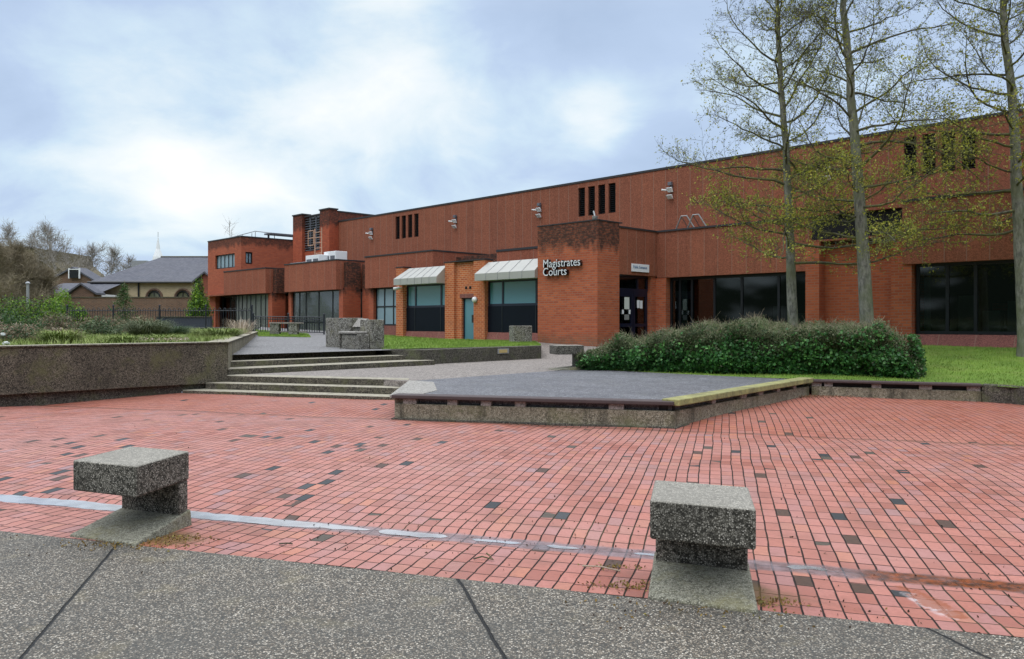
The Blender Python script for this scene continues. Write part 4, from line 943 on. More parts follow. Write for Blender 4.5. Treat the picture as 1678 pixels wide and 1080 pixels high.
# ============================================================ TREES
def tree_lines(rng, base, height, r0, nprim, zlow, reach, nsec=11, nter=6, ntw=3, lean=(0, 0), droop=.0, wob=.05, up=.5, taper=1., tl=.16):
    tr, br, tw, tips = [], [], [], []
    k = 26; t = np.linspace(0, 1, k)
    w1 = np.cumsum(rng.normal(0, wob, (k, 2)), 0); w1 -= w1[0]
    Pt = np.stack([base[0] + lean[0] * t + w1[:, 0] * t, base[1] + lean[1] * t + w1[:, 1] * t, base[2] + height * t], 1)
    rt = r0 * (1 - .93 * t ** .9) + .01; rt[0] *= 1.25
    tr.append((Pt, rt))
    def poly(p, d, L, n, r, curve, jit):
        pts = [p]; d = d / np.linalg.norm(d)
        for i in range(n):
            d = d + np.array([0, 0, curve / n]) + rng.normal(0, jit, 3); d /= np.linalg.norm(d)
            p = p + d * L / n; pts.append(p)
        return np.array(pts), r * (1 - .85 * np.linspace(0, 1, n + 1))
    for i in range(nprim):
        h = zlow + (1 - zlow) * ((i + rng.uniform(-.4, .4)) / nprim); h = min(max(h, zlow), .985)
        j = h * (k - 1); j0 = int(j); p = Pt[j0] + (Pt[min(j0 + 1, k - 1)] - Pt[j0]) * (j - j0); rr = np.interp(h, t, rt)
        az = i * 2.399 + rng.uniform(-.5, .5)
        L = reach * (1 - ((h - zlow) / (1 - zlow)) ** 1.6 * .8) * rng.uniform(.6, 1.02)
        el = (-.05 + up * ((h - zlow) / (1 - zlow)) * 1.3) + rng.uniform(-.18, .28) - droop * (1 - (h - zlow) / (1 - zlow))
        d = np.array([math.cos(az) * math.cos(el), math.sin(az) * math.cos(el), math.sin(el)])
        A, ra = poly(p, d, L, 9, min(rr * .45, .010 + .0085 * L), rng.uniform(.0, .95), .15); br.append((A, ra))
        for s in range(nsec):
            u = .16 + .84 * (s + rng.uniform(0, .8)) / nsec; jj = min(u, .98) * 9; j0 = int(jj); q = A[j0] + (A[j0 + 1] - A[j0]) * (jj - j0)
            dd = A[min(j0 + 1, 9)] - A[j0]; dd /= np.linalg.norm(dd)
            sd = np.cross(dd, [0, 0, 1.]); sd /= np.linalg.norm(sd) + 1e-6
            d2 = dd * rng.uniform(.6, 1.1) + sd * (1 if s % 2 else -1) * rng.uniform(.5, 1.1) + np.array([0, 0, rng.uniform(-.35, .5)])
            L2 = L * rng.uniform(.2, .42) * (1.15 - .75 * u)
            B, rb = poly(q, d2, L2, 5, .0045 + .0045 * L2, rng.uniform(0, .9), .2); br.append((B, rb))
            for s2 in range(nter):
                u2 = .15 + .85 * (s2 + rng.uniform(0, .9)) / nter; j2 = min(u2, .98) * 5; j3 = int(j2); q2 = B[j3] + (B[j3 + 1] - B[j3]) * (j2 - j3)
                dd2 = B[min(j3 + 1, 5)] - B[j3]; dd2 /= np.linalg.norm(dd2) + 1e-9
                d3 = dd2 * .8 + rng.normal(0, .65, 3) + np.array([0, 0, .1])
                L3 = rng.uniform(.5, 1.5) * tl * 1.9 * (1 + .5 * L2)
                Cc, rc = poly(q2, d3, L3, 3, (.0048), .25, .2); tw.append((Cc, rc)); tips.append(Cc[-1])
                for s4 in range(ntw):
                    q3 = Cc[1 + s4 % 2] + 0; d4 = (Cc[-1] - Cc[0]) / L3 + rng.normal(0, .75, 3)
                    D, rd = poly(q3, d4, tl * rng.uniform(.5, 1.4), 2, (.0042), .1, .2); tw.append((D, rd)); tips.append(D[-1])
    return tr, br, tw, np.array(tips)
def make_tree(name, label, base, height, r0, nprim, zlow, reach, seed, group=None, leafp=1., barkm=BARK, twm=TWIG, leaf=None, twr=1., **kw):
    rg = np.random.default_rng(seed)
    tr, br, tw, tips = tree_lines(rg, base, height, r0, nprim, zlow, reach, **kw)
    e = empty(name, base, label, 'tree', group)
    V, Fc = tubes(tr, 12); npmesh('trunk', V, Fc, barkm, e, True)
    V, Fc = tubes(br, 5); npmesh('branches', V, Fc, twm, e, True)
    V, Fc = tubes([(a, b * twr) for a, b in tw], 3); npmesh('crown', V, Fc, twm, e)
    if leaf:
        zr = (tips[:, 2] - base[2]) / height
        P1 = []; P2_ = []
        for p, zz in zip(tips, zr):
            pr = leafp * (2.1 if zz < .42 else (.7 if zz < .6 else .45))
            for k in range(2):
                if rg.random() < pr * .55: P1.append(p + rg.normal(0, .035, 3))
            if rg.random() < .6: P2_.append(p + rg.normal(0, .02, 3))
        leaves('leaves', P1, .066, LEAFY, e, rg); leaves('catkins', P2_, .05, CATK, e, rg, asp=.4)
    return e
alders = 'tall alder trees in front of the courthouse'
make_tree('alder_tree', 'leftmost alder tree, its slender trunk rising behind the middle of the hedge', (8.05, 22.6, .5), 14.0, .15, 60, .20, 4.1, 11, alders, leaf=True, up=.75, nsec=12, nter=6, lean=(-.9, 0), droop=.12)
make_tree('alder_tree', 'middle alder tree with the thickest pale trunk behind the right part of the hedge', (9.3, 20.7, .5), 14.5, .185, 60, .22, 3.9, 23, alders, leaf=True, up=.75, nsec=12, nter=6, lean=(-1.0, 0), droop=.1)
make_tree('alder_tree', 'alder tree at the right edge standing on the lawn by the big window', (13.05, 20.2, .6), 14.5, .175, 60, .22, 3.9, 37, alders, leaf=True, up=.75, nsec=12, nter=6, lean=(-.5, 0), droop=.1)
# ============================================================ HEDGE
def hedge():
    A = Vector((1.85, 20.75, .4)); B = Vector((8.75, 17.2, .4)); L = (B - A).length; d = (B - A).normalized(); n = Vector((d.y, -d.x, 0))
    rg = np.random.default_rng(5)
    def prof(t):
        h = np.interp(t, [0, .03, .12, .30, .42, .50, .57, .62, .70, .9, .96, 1], [.22, .42, .72, .96, 1.10, 1.30, 1.20, 1.02, 1.14, 1.10, .86, .30])
        return h
    from mathutils import noise as NZ
    def surf(t, a, k=1.):
        # a in [0,1]: 0 front bottom -> .4 front top -> 1 back bottom
        h = float(prof(t)) + .05 * NZ.noise(Vector((t * 14, 0, 3))); D = 3.4 * min(1, .35 + 3 * min(t, 1 - t))
        bul = .28
        if a < .38: s = a / .38; y = -bul * math.sin(s * 2.4) * .9; z = h * s * .92
        elif a < .75: s = (a - .38) / .37; y = .05 + D * s - .2 * (1 - s); z = h * (.92 + .08 * math.sin(s * math.pi))
        else: s = (a - .75) / .25; y = D; z = h * (1 - s) * .92
        e = .22 * NZ.noise(Vector((t * 12, a * 5, 0))) + .15 * NZ.noise(Vector((t * 26, a * 11, 7))) + .08 * NZ.noise(Vector((t * 60, a * 25, 5)))
        p = A + d * (L * t) - n * y * 1.0
        p = p + n * e * (1 if a < .5 else 0) + Vector((0, 0, z + e * (1 if .3 < a < .8 else .2)))
        return p * k + (A + d * (L * t)) * (1 - k)
    e = empty('hedge', A, 'broad clipped cotoneaster hedge with ivy along its foot beside the gravel deck', 'hedge')
    nu, nv = 90, 28; V = []
    for j in range(nv + 1):
        for i in range(nu + 1):
            t = i / nu; p = surf(t, j / nv); c = A + d * (L * t) - n * 1.2 + Vector((0, 0, .3)); V.append(tuple(p.lerp(c, .07)))
    Fc = [(j * (nu + 1) + i, j * (nu + 1) + i + 1, (j + 1) * (nu + 1) + i + 1, (j + 1) * (nu + 1) + i) for j in range(nv) for i in range(nu)]
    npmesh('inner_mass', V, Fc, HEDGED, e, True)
    T, D_, I = [], [], []
    def pt(t, a, dep):
        p = surf(t, a); return np.array(p) + rg.normal(0, 1, 3) * dep
    for _ in range(34000):
        t = rg.random(); a = rg.uniform(.30, .72); T.append(pt(t, a, .035))
    for _ in range(26000):
        t = rg.random(); a = rg.uniform(.0, .42); D_.append(pt(t, a, .045))
    for _ in range(15000):
        t = rg.random(); hh = .12 + .20 * (.5 + .9 * NZ.noise(Vector((t * 9, 2, 2)))); a = abs(rg.normal(0, hh * .7)) * .8
        if t > .8: a *= 2
        a = min(a, .42); p = surf(t, a); I.append(np.array(p) + np.array(n) * rg.uniform(0, .12) + rg.normal(0, .03, 3))
    # end caps
    for _ in range(7000):
        th = rg.uniform(0, 1); side = 1 if rg.random() < .7 else 0; r_ = rg.uniform(0, 1.0)
        base = A + d * (L * (.985 if side else .02)); hh = .95 if side else .5
        y = rg.uniform(-.05, 1.9); z = hh * r_
        p = np.array(base) - np.array(n) * y + np.array(d) * ((.18 if side else -.1) * (1 - r_ ** 2) + rg.normal(0, .05)) + np.array([0, 0, z]); (D_ if rg.random() < .6 else I).append(p)
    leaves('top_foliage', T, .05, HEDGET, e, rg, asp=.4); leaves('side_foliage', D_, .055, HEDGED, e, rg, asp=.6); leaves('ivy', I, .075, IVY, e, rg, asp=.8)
    # wispy shoots
    ln = []
    for _ in range(1800):
        t = rg.random(); p = np.array(surf(t, rg.uniform(.32, .66))); L_ = rg.uniform(.06, .2) * (1.8 if rg.random() < .05 else 1)
        dd = np.array([rg.normal(0, .5), rg.normal(0, .5), 1.]); ln.append((np.array([p, p + dd * L_ * .5, p + dd * L_ + rg.normal(0, .03, 3)]), np.array([.004, .003, .002])))
    V, Fc = tubes(ln, 3); npmesh('shoots', V, Fc, TWIGO, e)
hedge()
# ============================================================ PLANTER GARDEN
gf = ratio_grid([(-19.6, 5.9, 1.1), (-6.85, 18.75, 1.1)], [(-40, 38, 1.16), (-12.3, 37.5, 1.12)], 1, 1, lambda x, y, z: z + .03 * math.sin(x * 1.1) * math.sin(y * .8))
grid_mesh('garden_bed', gf, 30, 30, SOIL)
P_ = scatter(gf, 60000, rng)
tag(blades('rough_grass', P_, .16, .02, .9, ROUGHG, None, rng), kind='stuff')
def tuft(name, label, c, rad, h, n, mat, seed, group='grass clumps in the planter', wd=.014):
    rg = np.random.default_rng(seed); a = rg.uniform(0, 2 * np.pi, n); r = rad * np.sqrt(rg.random(n)) * .45
    P = np.stack([c[0] + r * np.cos(a), c[1] + r * np.sin(a), np.full(n, c[2])], 1)
    hh = h * rg.uniform(.5, 1.15, n); ln = rad * rg.uniform(.3, 1.1, n)
    mid = P + np.stack([np.cos(a) * ln * .45, np.sin(a) * ln * .45, hh * .8], 1); tip = P + np.stack([np.cos(a) * ln, np.sin(a) * ln, hh * rg.uniform(.5, 1.05, n)], 1)
    sd = np.stack([-np.sin(a), np.cos(a), 0 * a], 1) * wd / 2
    V = np.stack([P - sd, P + sd, mid + sd * .8, mid - sd * .8, tip], 1).reshape(-1, 3); i = np.arange(n)[:, None] * 5
    T = np.concatenate([i + np.array([[0, 1, 2]]), i + np.array([[0, 2, 3]]), i + np.array([[3, 2, 4]])])
    return tag(npmesh(name, V, T, mat), label, 'grass clump', group)
def shrub(name, label, c, rx, ry, rz, n, mats, seed, size=.07, group='shrubs of the planter garden', cat='shrub', stems=60, smat=TWIGO, asp=.55):
    rg = np.random.default_rng(seed); e = empty(name, c, label, cat, group)
    from mathutils import noise as NZ
    v = rg.normal(size=(n, 3)); v /= np.linalg.norm(v, axis=1)[:, None]; v[:, 2] = np.abs(v[:, 2])
    rr = np.array([.78 + .42 * NZ.noise(Vector((q[0] * 2.6 + seed, q[1] * 2.6, q[2] * 2.6))) + .2 * NZ.noise(Vector((q[0] * 7, q[1] * 7 + seed, q[2] * 7))) for q in v]) * (rg.random(n) ** .22)
    P = np.array(c) + v * rr[:, None] * np.array([rx, ry, rz]); pick = rg.random(n)
    k = len(mats)
    for j, m in enumerate(mats):
        q = P[(pick >= j / k) & (pick < (j + 1) / k)]; leaves('foliage', q, size, m, e, rg, asp=asp)
    ln = []
    for _ in range(stems):
        q = P[rg.integers(n)]; b0 = np.array(c) + np.array([rg.normal(0, rx * .15), rg.normal(0, ry * .15), 0]); md = (b0 + q) / 2 + rg.normal(0, .06, 3)
        ln.append((np.array([b0, md, q, q + (q - md) * .25]), np.array([.014, .01, .006, .003])))
    V, Fc = tubes(ln, 3); npmesh('stems', V, Fc, smat, e)
    return e
def gpt(u, Y, z=1.12): return ((u - 839) / 1304 * Y, Y, z)
shrub('shrub', 'dark green spreading shrub at the left end of the planter', gpt(42, 19.5), 1.0, .8, .50, 5200, [DKGR, DRY], 1, .055)
shrub('shrub', 'rounded dark green shrub in the middle of the planter', gpt(158, 27.5), 1.1, .9, .66, 4600, [DKGR, SAGE], 2, .07)
shrub('shrub', 'brown twiggy shrub on the far side of the planter, left of the dark green one', gpt(105, 29), 1.7, .9, .9, 5200, [SAGE, DRY], 3, .07, stems=160)
shrub('shrub', 'grey brown bare shrub right of the rounded dark green shrub', gpt(207, 31), 1.9, .9, .85, 4600, [DRY, SAGE], 4, .07, stems=220)
shrub('shrub', 'tall dark shrub at the far left behind the spreading one', gpt(8, 27), 1.6, 1., .95, 4200, [DKGR, CONIF], 5, .08)
shrub('shrub', 'low pale dry shrub behind the spreading dark green one', gpt(15, 22.5), 1.6, .6, .58, 3200, [PINKY, DRY], 6, .06)
shrub('shrub', 'small pale dry shrub left of the bright grass clump', gpt(98, 23), .9, .5, .42, 2000, [PINKY, DRY], 7, .055)
tuft('grass_clump', 'dense green grass clump just behind the planter wall at left', gpt(101, 18.2), .6, .36, 900, ROUGHG, 8)
tuft('grass_clump', 'big arching grey green grass clump near the railings', gpt(243, 25), .95, .62, 1300, SAGE, 9)
tuft('grass_clump', 'small bluish green grass clump right of the big arching one', gpt(290, 26.5), .6, .42, 600, DKGR, 10)
tuft('grass_clump', 'low bright grass clump in the centre of the planter', gpt(200, 18.5), .5, .22, 600, ROUGHG, 11)
tuft('grass_clump', 'green weedy clump close to the planter corner', gpt(362, 25), 1.0, .35, 900, ROUGHG, 12)
tuft('grass_clump', 'thin dry reed clump at the far right end of the planter', gpt(395, 30), .8, .7, 220, PINKY, 13)
tuft('grass_clump', 'pale green clump along the return wall', gpt(330, 28), .9, .32, 700, ROUGHG, 14)
tuft('grass_clump', 'weedy clump behind the wall halfway to the corner', gpt(270, 20), .7, .22, 500, ROUGHG, 15)
# daisies near the corner
rg = np.random.default_rng(3); P_ = np.array([gpt(rg.uniform(210, 310), rg.uniform(18.5, 20.5), 1.2 + rg.uniform(0, .06)) for _ in range(260)])
tag(leaves('daisies', P_, .045, PINKY, None, rg, asp=.9), kind='stuff')
def rock(c, r, label, seed):
    rg = np.random.default_rng(seed); import bmesh
    bm = bmesh.new(); bmesh.ops.create_icosphere(bm, subdivisions=3, radius=r)
    from mathutils import noise as NZ
    for v in bm.verts: v.co *= 1 + .25 * NZ.noise(v.co * (2 / r) + Vector((seed, 0, 0))); v.co.z *= .75; v.co += Vector(c)
    me = bpy.data.meshes.new('stone'); bm.to_mesh(me); bm.free(); me.materials.append(STONEW)
    o = bpy.data.objects.new('stone', me); COL.objects.link(o); tag(o, label, 'stone', 'pale stones in the planter')
rock(gpt(10, 17.2, 1.17), .07, 'pale stone just behind the planter wall at far left', 1); rock(gpt(4, 19, 1.33), .07, 'pale stone lying farther back by the dark spreading shrub', 2)
# ============================================================ RAILINGS
def railing(A, B, h, label, hoop=False, sp=.13):
    e = empty('railings', A, label, 'fence', 'black metal railings'); d = (B - A); L = d.length; d.normalize(); Z = Vector((0, 0, 1))
    np_ = max(2, round(L / 2.4))
    for k in range(np_ + 1):
        p = A + d * (L * k / np_); b = MB(); b.tube([p, p + Z * (h + .12)], .04, 6); b.tube([p + Z * (h + .12), p + Z * (h + .16), p + Z * (h + .2)], [.05, .05, .01], 6); b.build('post', FENCE, e)
    b = MB(); b.tube([A + Z * .12, B + Z * .12], .022, 4); b.tube([A + Z * (h - .12), B + Z * (h - .12)], .022, 4)
    if not hoop: b.tube([A + Z * h, B + Z * h], .022, 4)
    b.build('rail', FENCE, e)
    b = MB(); n = int(L / sp)
    for k in range(n):
        p = A + d * (k * sp)
        if hoop and k % 2 == 0:
            q = p + d * sp; b.tube([p + Z * .12, p + Z * (h - .05), p + d * sp * .5 + Z * (h + .03), q + Z * (h - .05), q + Z * .12], .019, 4)
        elif not hoop: b.tube([p + Z * .12, p + Z * h], .018, 4)
    b.build('bars', FENCE, e)
railing(at(110, 541, 41), at(413, 541, 41), 1.12, 'hoop topped black railings behind the planter garden', True)
railing(at(415, 547, 39.5), at(531, 549, 38.8), .86, 'straight black railings between the far bench and the building')
b = MB(); p0 = at(256, 540, 46); p1 = at(345, 540, 46); b.prism([p0, p1, p1 + Vector((0, .3, 0)), p0 + Vector((0, .3, 0))], .9, 1.9); e = b.build('garden_wall', NAVYW); tag(e, 'low slate blue painted wall behind the hooped railings', 'wall')
b = MB(); b.prism([p0 + Vector((0, -.05, 0)), p1 + Vector((0, -.05, 0)), p1 + Vector((0, .35, 0)), p0 + Vector((0, .35, 0))], 1.9, 1.96); b.build('coping', STEPM, e)
# ============================================================ BACKGROUND
Z = Vector((0, 0, 1))
b = MB(); p0 = at(96, 518, 60); p1 = at(346, 518, 60); b.prism([p0, p1, p1 + Vector((0, .35, 0)), p0 + Vector((0, .35, 0))], .8, 3.45)
e = b.build('garden_wall', BRICKO); tag(e, 'old dark brown brick wall in front of the church hall', 'wall')
b = MB(); b.prism([p0 + Vector((0, -.05, 0)), p1 + Vector((0, -.05, 0)), p1 + Vector((0, .4, 0)), p0 + Vector((0, .4, 0))], 3.45, 3.52); b.build('coping', STEPM, e)
# church hall
hall = empty('church_hall', at(250, 520, 72), 'yellow brick church hall with a big grey slate roof', 'building')
Yh = 70
def hz(v, Y): return EYE + (527 - v) * Y / 1304
x0, x1 = at(154, 0, Yh).x, at(350, 0, Yh).x + 4
ze = hz(462, Yh)
b = MB(); b.box(x0, x1, Yh, Yh + 16, .8, ze); b.build('wall', BRICKY, hall)
rx0 = at(264, 0, Yh + 8).x; zr = hz(421.5, Yh + 8)
b = MB(); b.face([(x0 - .3, Yh - .3, ze), (x1, Yh - .3, ze), (x1, Yh + 8, zr), (rx0, Yh + 8, zr)]); b.face([(x0 - .3, Yh - .3, ze), (rx0, Yh + 8, zr), (x0 - .3, Yh + 16.3, ze)])
b.face([(x1, Yh + 16.3, ze), (x0 - .3, Yh + 16.3, ze), (rx0, Yh + 8, zr), (x1, Yh + 8, zr)]); rf = b.build('roof', SLATE, hall)
b = MB(); b.tube([(x0 - .35, Yh - .38, ze - .05), (x1, Yh - .38, ze - .05)], .1, 6); b.build('gutter', FRAME, hall)
b = MB(); xp = at(227, 0, Yh - .1).x; b.tube([(xp, Yh - .1, ze), (xp, Yh - .1, .9)], .07, 6); b.build('downpipe', FRAME, hall)
b = MB(); b.tube([(rx0, Yh + 8, zr + .03), (x1, Yh + 8, zr + .03)], .09, 6); b.build('ridge', STEPM, rf)
for u in (253, 300):
    xc = at(u, 0, Yh).x; b = MB(); zc = hz(487, Yh); r_ = .5
    def arc(r, y): return [(xc + r * math.cos(a), y, zc + r * math.sin(a)) for a in np.linspace(0, math.pi, 13)] 
    pts = [(xc + r_, Yh - .02, .9 + 1.2)] + arc(r_, Yh - .02) + [(xc - r_, Yh - .02, .9 + 1.2)]
    b.face(pts[::-1]); wn_ = b.build('window', GLASS, hall)
    b = MB(); b.tube([(xc + .5, Yh - .06, 2.1)] + arc(.5, Yh - .06) + [(xc - .5, Yh - .06, 2.1)], .06, 4); b.tube([(xc, Yh - .06, 2.1), (xc, Yh - .06, zc + .5)], .03, 4); b.tube([(xc - .5, Yh - .06, zc), (xc + .5, Yh - .06, zc)], .03, 4); b.build('frame', FRAME, wn_)
    b = MB(); b.tube([(xc + .68, Yh - .05, 2.1)] + arc(.68, Yh - .05) + [(xc - .68, Yh - .05, 2.1)], .1, 4); b.build('arch', BRICKO, wn_)
b = MB(); b.box(at(215, 0, 86).x, at(240, 0, 86).x, 86, 90, 1, hz(427, 86)); b.build('roof_lantern', GREYM, hall)
# spire
b = MB(); c = at(259, 424, 130); e = empty('church_spire', (c.x, c.y, 1), 'slender white church spire rising behind the slate roof', 'spire')
zt = hz(393, 130); z0 = hz(440, 130)
b.tube([(c.x, c.y, 1), (c.x, c.y, z0)], 1.3, 8); b.build('tower', STONEW, e)
b = MB(); b.tube([(c.x, c.y, z0), (c.x, c.y, hz(421, 130)), (c.x, c.y, hz(408, 130)), (c.x, c.y, zt + .4)], [1.15, .82, .36, .05], 8); b.build('spire', WHITE, e)
b = MB(); b.tube([(c.x, c.y, zt + .2), (c.x, c.y, zt + 1.3)], .04, 5); b.build('finial', GREYM, e)
# lower slate roofed shed
def gable(name, label, u0, u1, Y, depth, ve, vr, wm, along=True, ur=None):
    e = empty(name, at((u0 + u1) / 2, 520, Y), label, 'building'); xa, xb = at(u0, 0, Y).x, at(u1, 0, Y).x; ze, zr = hz(ve, Y), hz(vr, Y + (depth / 2 if along else 0))
    b = MB(); b.box(xa, xb, Y, Y + depth, .8, ze); 
    if not along:
        xm = at(ur, 0, Y).x if ur else (xa + xb) / 2; b.hexa([(xa, Y, ze), (xb, Y, ze), (xm, Y, zr)], [(xa, Y + .3, ze), (xb, Y + .3, ze), (xm, Y + .3, zr)])
    b.build('wall', wm, e)
    b = MB()
    if along:
        b.face([(xa - .2, Y - .3, ze), (xb + .2, Y - .3, ze), (xb + .2, Y + depth / 2, zr), (xa + .4, Y + depth / 2, zr)]); b.face([(xb + .2, Y + depth + .3, ze), (xa - .2, Y + depth + .3, ze), (xa + .4, Y + depth / 2, zr), (xb + .2, Y + depth / 2, zr)])
    else:
        for s in (0, 1):
            xq = (xa - .3) if s == 0 else (xb + .3)
            b.hexa([(xq, Y - .2, ze - .1), (xm, Y - .2, zr + .02), (xm, Y + depth, zr + .02), (xq, Y + depth, ze - .1)][::(1 if s else -1)], [(xq, Y - .2, ze + .05), (xm, Y - .2, zr + .17), (xm, Y + depth, zr + .17), (xq, Y + depth, ze + .05)][::(1 if s else -1)])
    b.build('roof', SLATE, e); return e
e = gable('outbuilding', 'low white walled outbuilding with a purple grey slate roof', 52, 160, 66, 8, 481.5, 464, WHITE)
e = gable('house', 'brown gabled house with a small white framed opening', 76, 160, 78, 2.5, 465, 440, BRICKO, False, 120)
p = at(123, 448, 77.8); b = MB(); b.box(p.x - .5, p.x + .42, 77.7, 77.8, p.z - .45, p.z + .35); wn_ = b.build('window', FRAME, e)
b = MB(); b.box(p.x - .6, p.x - .5, 77.66, 77.8, p.z - .5, p.z + .5); b.box(p.x + .42, p.x + .52, 77.66, 77.8, p.z - .5, p.z + .5); b.box(p.x - .5, p.x + .42, 77.66, 77.8, p.z + .35, p.z + .43); b.build('frame', WHITE, wn_)
e = gable('outbuilding', 'small brown brick gable in front of the church hall', 116, 154, 64, 1.2, 481, 467, BRICKO, False, 134)
e = gable('house', 'red brick house end behind the bright evergreen', 322, 350, 66, 5, 462, 448, BRICKR, False)
# large dark block far left
def block(name, label, u0, u1, Y, d, v, m):
    b = MB(); b.box(at(u0, 0, Y).x, at(u1, 0, Y).x, Y, Y + d, .8, hz(v, Y)); e = b.build(name, m); tag(e, label, 'building'); return e
OLIVE = plain('olive cladding', (.19, .16, .10), .9, .2)
e = empty('office_block', at(30, 500, 95), 'large olive brown building with stepped roof at the far left', 'building')
b = MB(); b.box(at(-90, 0, 95).x, at(56, 0, 95).x, 95, 108, .8, hz(406, 95)); b.build('wall', OLIVE, e)
b = MB(); b.box(at(56, 0, 96).x, at(81, 0, 96).x, 96, 106, .8, hz(417, 96)); b.build('wall', OLIVE, e)
xa, xb = at(81, 0, 96).x, at(112, 0, 96).x
b = MB(); b.hexa([(xa, 96, .8), (xb, 96, .8), (xb, 106, .8), (xa, 106, .8)], [(xa, 96, hz(427, 96)), (xb, 96, hz(452, 96)), (xb, 106, hz(452, 96)), (xa, 106, hz(427, 96))]); b.build('wall', OLIVE, e)
b = MB(); b.box(at(-90, 0, 94.9).x, at(57, 0, 94.9).x, 94.8, 95, hz(406, 95) - .05, hz(406, 95) + .15); b.build('parapet', COPE, e)
# bare trees and evergreens
far = 'bare trees on the skyline'
tg = dict(nsec=8, nter=4, ntw=2, barkm=TWIGB, twm=TWIGB, tl=.5, twr=4.2, up=.9)
def ftree(label, u, Y, vtop, reach, seed, nprim=22, r0=.3, zlow=.3, group=far, **kw):
    k = dict(tg); k.update(kw); x = at(u, 0, Y).x; h = hz(vtop, Y) - 1
    make_tree('bare_tree', label, (x, Y, .95), h, r0, nprim, zlow, reach, seed, group, **k)
ftree('big bare tree with a rounded crown above the gabled house', 92, 92, 380, 5.2, 51, 30, .4, wob=.25)
ftree('bare tree right of the rounded one, lower and spreading', 142, 100, 412, 4.5, 52, 22, wob=.2)
ftree('leftmost bare tree behind the olive building', 12, 112, 378, 5.5, 53, 26, .4, wob=.2)
ftree('bare tree between the two tallest ones at the left', 50, 116, 392, 5, 54, 22, wob=.2)
ftree('narrow bare sapling left of the church roof', 178, 98, 412, 2.4, 55, 18, .14)
ftree('small distant bare tree just left of the slate roof', 208, 110, 425, 3, 56, 16, .14)
ftree('thin bare tree poking above the wing roof', 378, 75, 362, 1.6, 57, 12, .06, zlow=.55, nsec=3, nter=1, ntw=1, up=1.6, twr=3)
# brown thicket mass at left: several shrubby trees
for i, (u, Y, vt, rc, lab) in enumerate(((18, 58, 413, 3.0, 'brown leafless thicket tree at the left edge'), (46, 60, 428, 2.6, 'brown leafless thicket tree second from the left edge'), (74, 61, 452, 1.9, 'lowest brown leafless thicket tree beside the slate outbuilding'), (-6, 56, 418, 3.2, 'brown leafless thicket tree cut by the left frame edge'))):
    ftree(lab, u, Y, vt, rc, 70 + i, 46, .09, .06, 'brown thicket trees', nsec=9, nter=5, barkm=TWIGO, twm=TWIGO, tl=.38, twr=2.6, up=1.5)
cc = at(325, 515, 52)
shrub('evergreen_tree', 'bright green conical evergreen beside the courthouse wing', (cc.x, cc.y, 1.1), 1.0, 1., 3.1, 8000, [BRIGHT, CONIF, BRIGHT], 21, .12, 'evergreens by the old wall', 'tree')
shrub('evergreen_tree', 'narrow topmost evergreen spire above the bright evergreen', (cc.x - .3, cc.y + .8, 1.5), .5, .55, 3.9, 3600, [CONIF, DKGR, BRIGHT], 22, .12, 'evergreens by the old wall', 'tree')
cc = at(203, 512, 50); rg = np.random.default_rng(31); e = empty('conifer_tree', (cc.x, cc.y, 1.), 'small dark conifer with drooping branches before the old brick wall', 'tree')
ln = [(np.array([[cc.x, cc.y, 1.], [cc.x, cc.y, 2.5], [cc.x + .05, cc.y, 4.25]]), np.array([.08, .05, .01]))]; P_ = []
for i in range(100):
    z_ = rg.uniform(1.3, 4.0); a = rg.uniform(0, 6.28); L_ = (4.4 - z_) * .42 * rg.uniform(.7, 1.2); d_ = np.array([math.cos(a), math.sin(a), -.25]); p = np.array([cc.x, cc.y, z_]); ln.append((np.array([p, p + d_ * L_ * .6, p + d_ * L_ + [0, 0, .06]]), np.array([.02, .012, .004])))
    for k in range(38): P_.append(p + d_ * L_ * rg.uniform(.1, 1.05) + rg.normal(0, .055, 3))
V, Fc = tubes(ln, 4); npmesh('trunk', V, Fc, TWIGO, e); leaves('crown', P_, .1, CONIF, e, rg, asp=.35)
c2 = at(188, 500, 51); ln = [(np.array([[c2.x + .6, 51, 1.3], [c2.x, 51, 2.1], [c2.x - .45, 51, 2.7]]), np.array([.05, .04, .03]))]; V, Fc = tubes(ln, 5); npmesh('leaning_branch', V, Fc, CONIF, e)
# bright hedges at left
for i, (u, Y, rx, rz, lab, ms) in enumerate(((100, 50, 1.1, 2.55, 'rounded yellow green bush before the white outbuilding', [BRIGHT]), (85, 48, 1.6, 1.85, 'bright green hedge bush below the rounded yellow one', [BRIGHT, CONIF]), (40, 47, 1.9, 2.0, 'bright topped hedge bush near the grey post', [BRIGHT, DKGR]), (6, 46, 1.7, 1.9, 'hedge bush at the left edge of the frame', [BRIGHT, DKGR, CONIF]), (125, 49, 1.2, 1.7, 'rightmost low bright hedge bush by the old brick wall', [BRIGHT, CONIF]))):
    x_ = at(u, 0, Y).x; shrub('bush', lab, (x_, Y, 1.3), rx, 1., rz, 3600, ms, 40 + i, .11, 'bright bushes along the hedge line', 'bush')
shrub('bush', 'green bush between the old wall and the slate blue wall', (at(300, 0, 50).x, 50, 1.1), 2.4, .8, .75, 3800, [DKGR, SAGE], 48, .1, 'bright bushes along the hedge line', 'bush')
# grey post at left
c = at(45.5, 520, 52); e = empty('lamp_post', (c.x, c.y, 1.), 'short grey post lamp beside the bright hedge', 'lamp post'); zt = hz(465, 52)
b = MB(); b.tube([(c.x, c.y, 1), (c.x, c.y, zt)], .09, 10); b.build('post', GREYM, e); b = MB(); b.tube([(c.x, c.y, zt), (c.x, c.y, zt + .05), (c.x, c.y, zt + .14)], [.15, .15, .07], 10); b.build('cap', GREYM, e)
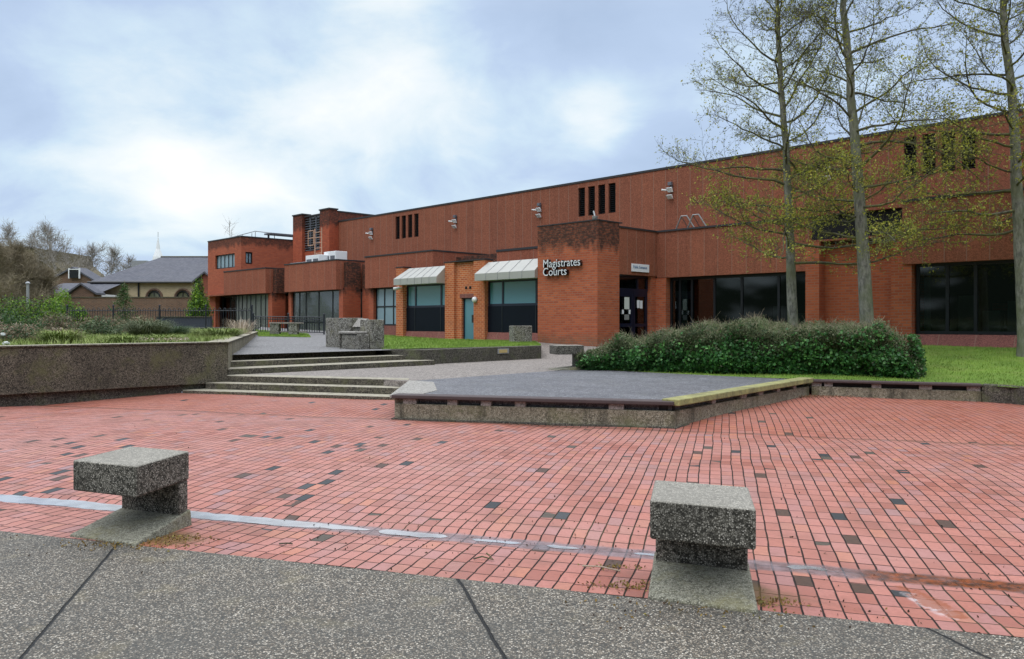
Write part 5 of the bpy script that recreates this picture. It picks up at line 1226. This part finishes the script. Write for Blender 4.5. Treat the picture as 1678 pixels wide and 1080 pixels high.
# ============================================================ SMALL THINGS
rg = np.random.default_rng(77)
def debris(n, u0, u1, v0, v1, size, mat, name):
    P = []
    for _ in range(n):
        p = gp(rg.uniform(u0, u1), rg.uniform(v0, v1)); c_, d_ = p.dot(Cd), p.dot(Dd); P.append((p.x, p.y, (pz(c_, d_) if d_ > 4.76 else 0) + .006))
    return P
L1 = []
for (u, v, s_, n) in ((225, 893, .25, 260), (270, 880, .2, 160), (1050, 960, .16, 200), (1240, 985, .14, 160), (1150, 1000, .4, 120), (1005, 925, .10, 60)):
    c = gp(u, v)
    for _ in range(n): 
        p = c + Vector((rg.normal(0, s_), rg.normal(0, s_ * .3), 0)); c_, d_ = p.dot(Cd), p.dot(Dd); L1.append((p.x, p.y, (pz(c_, d_) if d_ > 4.76 else 0) + .004 + abs(rg.normal(0, .006))))
MOSSL = leaf_mat('moss and dead leaves', (.16, .10, .03), (.26, .17, .05), (.20, .19, .06), .9, .05)
tag(leaves('moss_litter', L1, .022, MOSSL, None, rg), kind='stuff')
L2 = debris(140, 500, 1100, 850, 905, 0, None, '') + debris(200, 0, 1678, 690, 940, 0, None, '') + debris(90, 900, 1678, 930, 1040, 0, None, '')
tag(leaves('leaf_litter', L2, .02, leaf_mat('dark litter', (.035, .025, .018), (.08, .045, .025), (.12, .07, .04), .9, .05), None, rg), kind='stuff')
L3 = [tuple(wl(1.0) * (1 - t) + E1R * t + Vector((rg.normal(0, .04), rg.normal(-.12, .05), .05))) for t in np.linspace(.02, 1, 300) ** .5]
L3 += [tuple(F2 + Vector((rg.normal(-.3, .5), rg.normal(-.45, .12), .08 + rg.uniform(0, .03)))) for _ in range(400)]
tag(leaves('dead_leaves', L3, .04, leaf_mat('brown litter', (.16, .08, .04), (.26, .14, .08), (.34, .26, .18), .9, .05), None, rg), kind='stuff')
def twig(u, v, pts, label, z=.02):
    p = gp(u, v); z = pz(p.dot(Cd), p.dot(Dd)) + .012; b = MB(); b.tube([(p.x + a, p.y + c, z + h) for a, c, h in pts], .006, 5); tag(b.build('twig', TWIG if u < 900 else PINKY), label, 'twig', 'fallen twigs')
twig(790, 916, [(-.06, 0, 0), (0, .02, .01), (.08, -.02, .0), (.03, .03, .03)], 'dark curled twig on the pavers below the gutter in the centre')
twig(985, 930, [(-.12, .05, 0), (0, 0, .01), (.12, -.06, 0)], 'pale straight twig left of the right foreground bench')
twig(465, 890, [(-.04, .02, 0), (.02, 0, .01), (.06, .02, 0)], 'dark short twig on the pavers right of the left foreground bench')
for i, (u, v, lab) in enumerate(((440, 653, 'white scrap of litter at the foot of the lower steps'), (300, 649, 'white scrap of litter beside the planter wall end'))):
    p = gp(u, v); b = MB(); z = .07; b.hexa([(p.x - .05, p.y, z), (p.x + .06, p.y - .02, z), (p.x + .05, p.y + .05, z), (p.x - .03, p.y + .06, z)], [(p.x - .03, p.y + .01, z + .05), (p.x + .04, p.y, z + .07), (p.x + .02, p.y + .04, z + .06), (p.x - .02, p.y + .04, z + .03)]); tag(b.build('litter', PAPER, None, .01), lab, 'litter', 'scraps of litter')
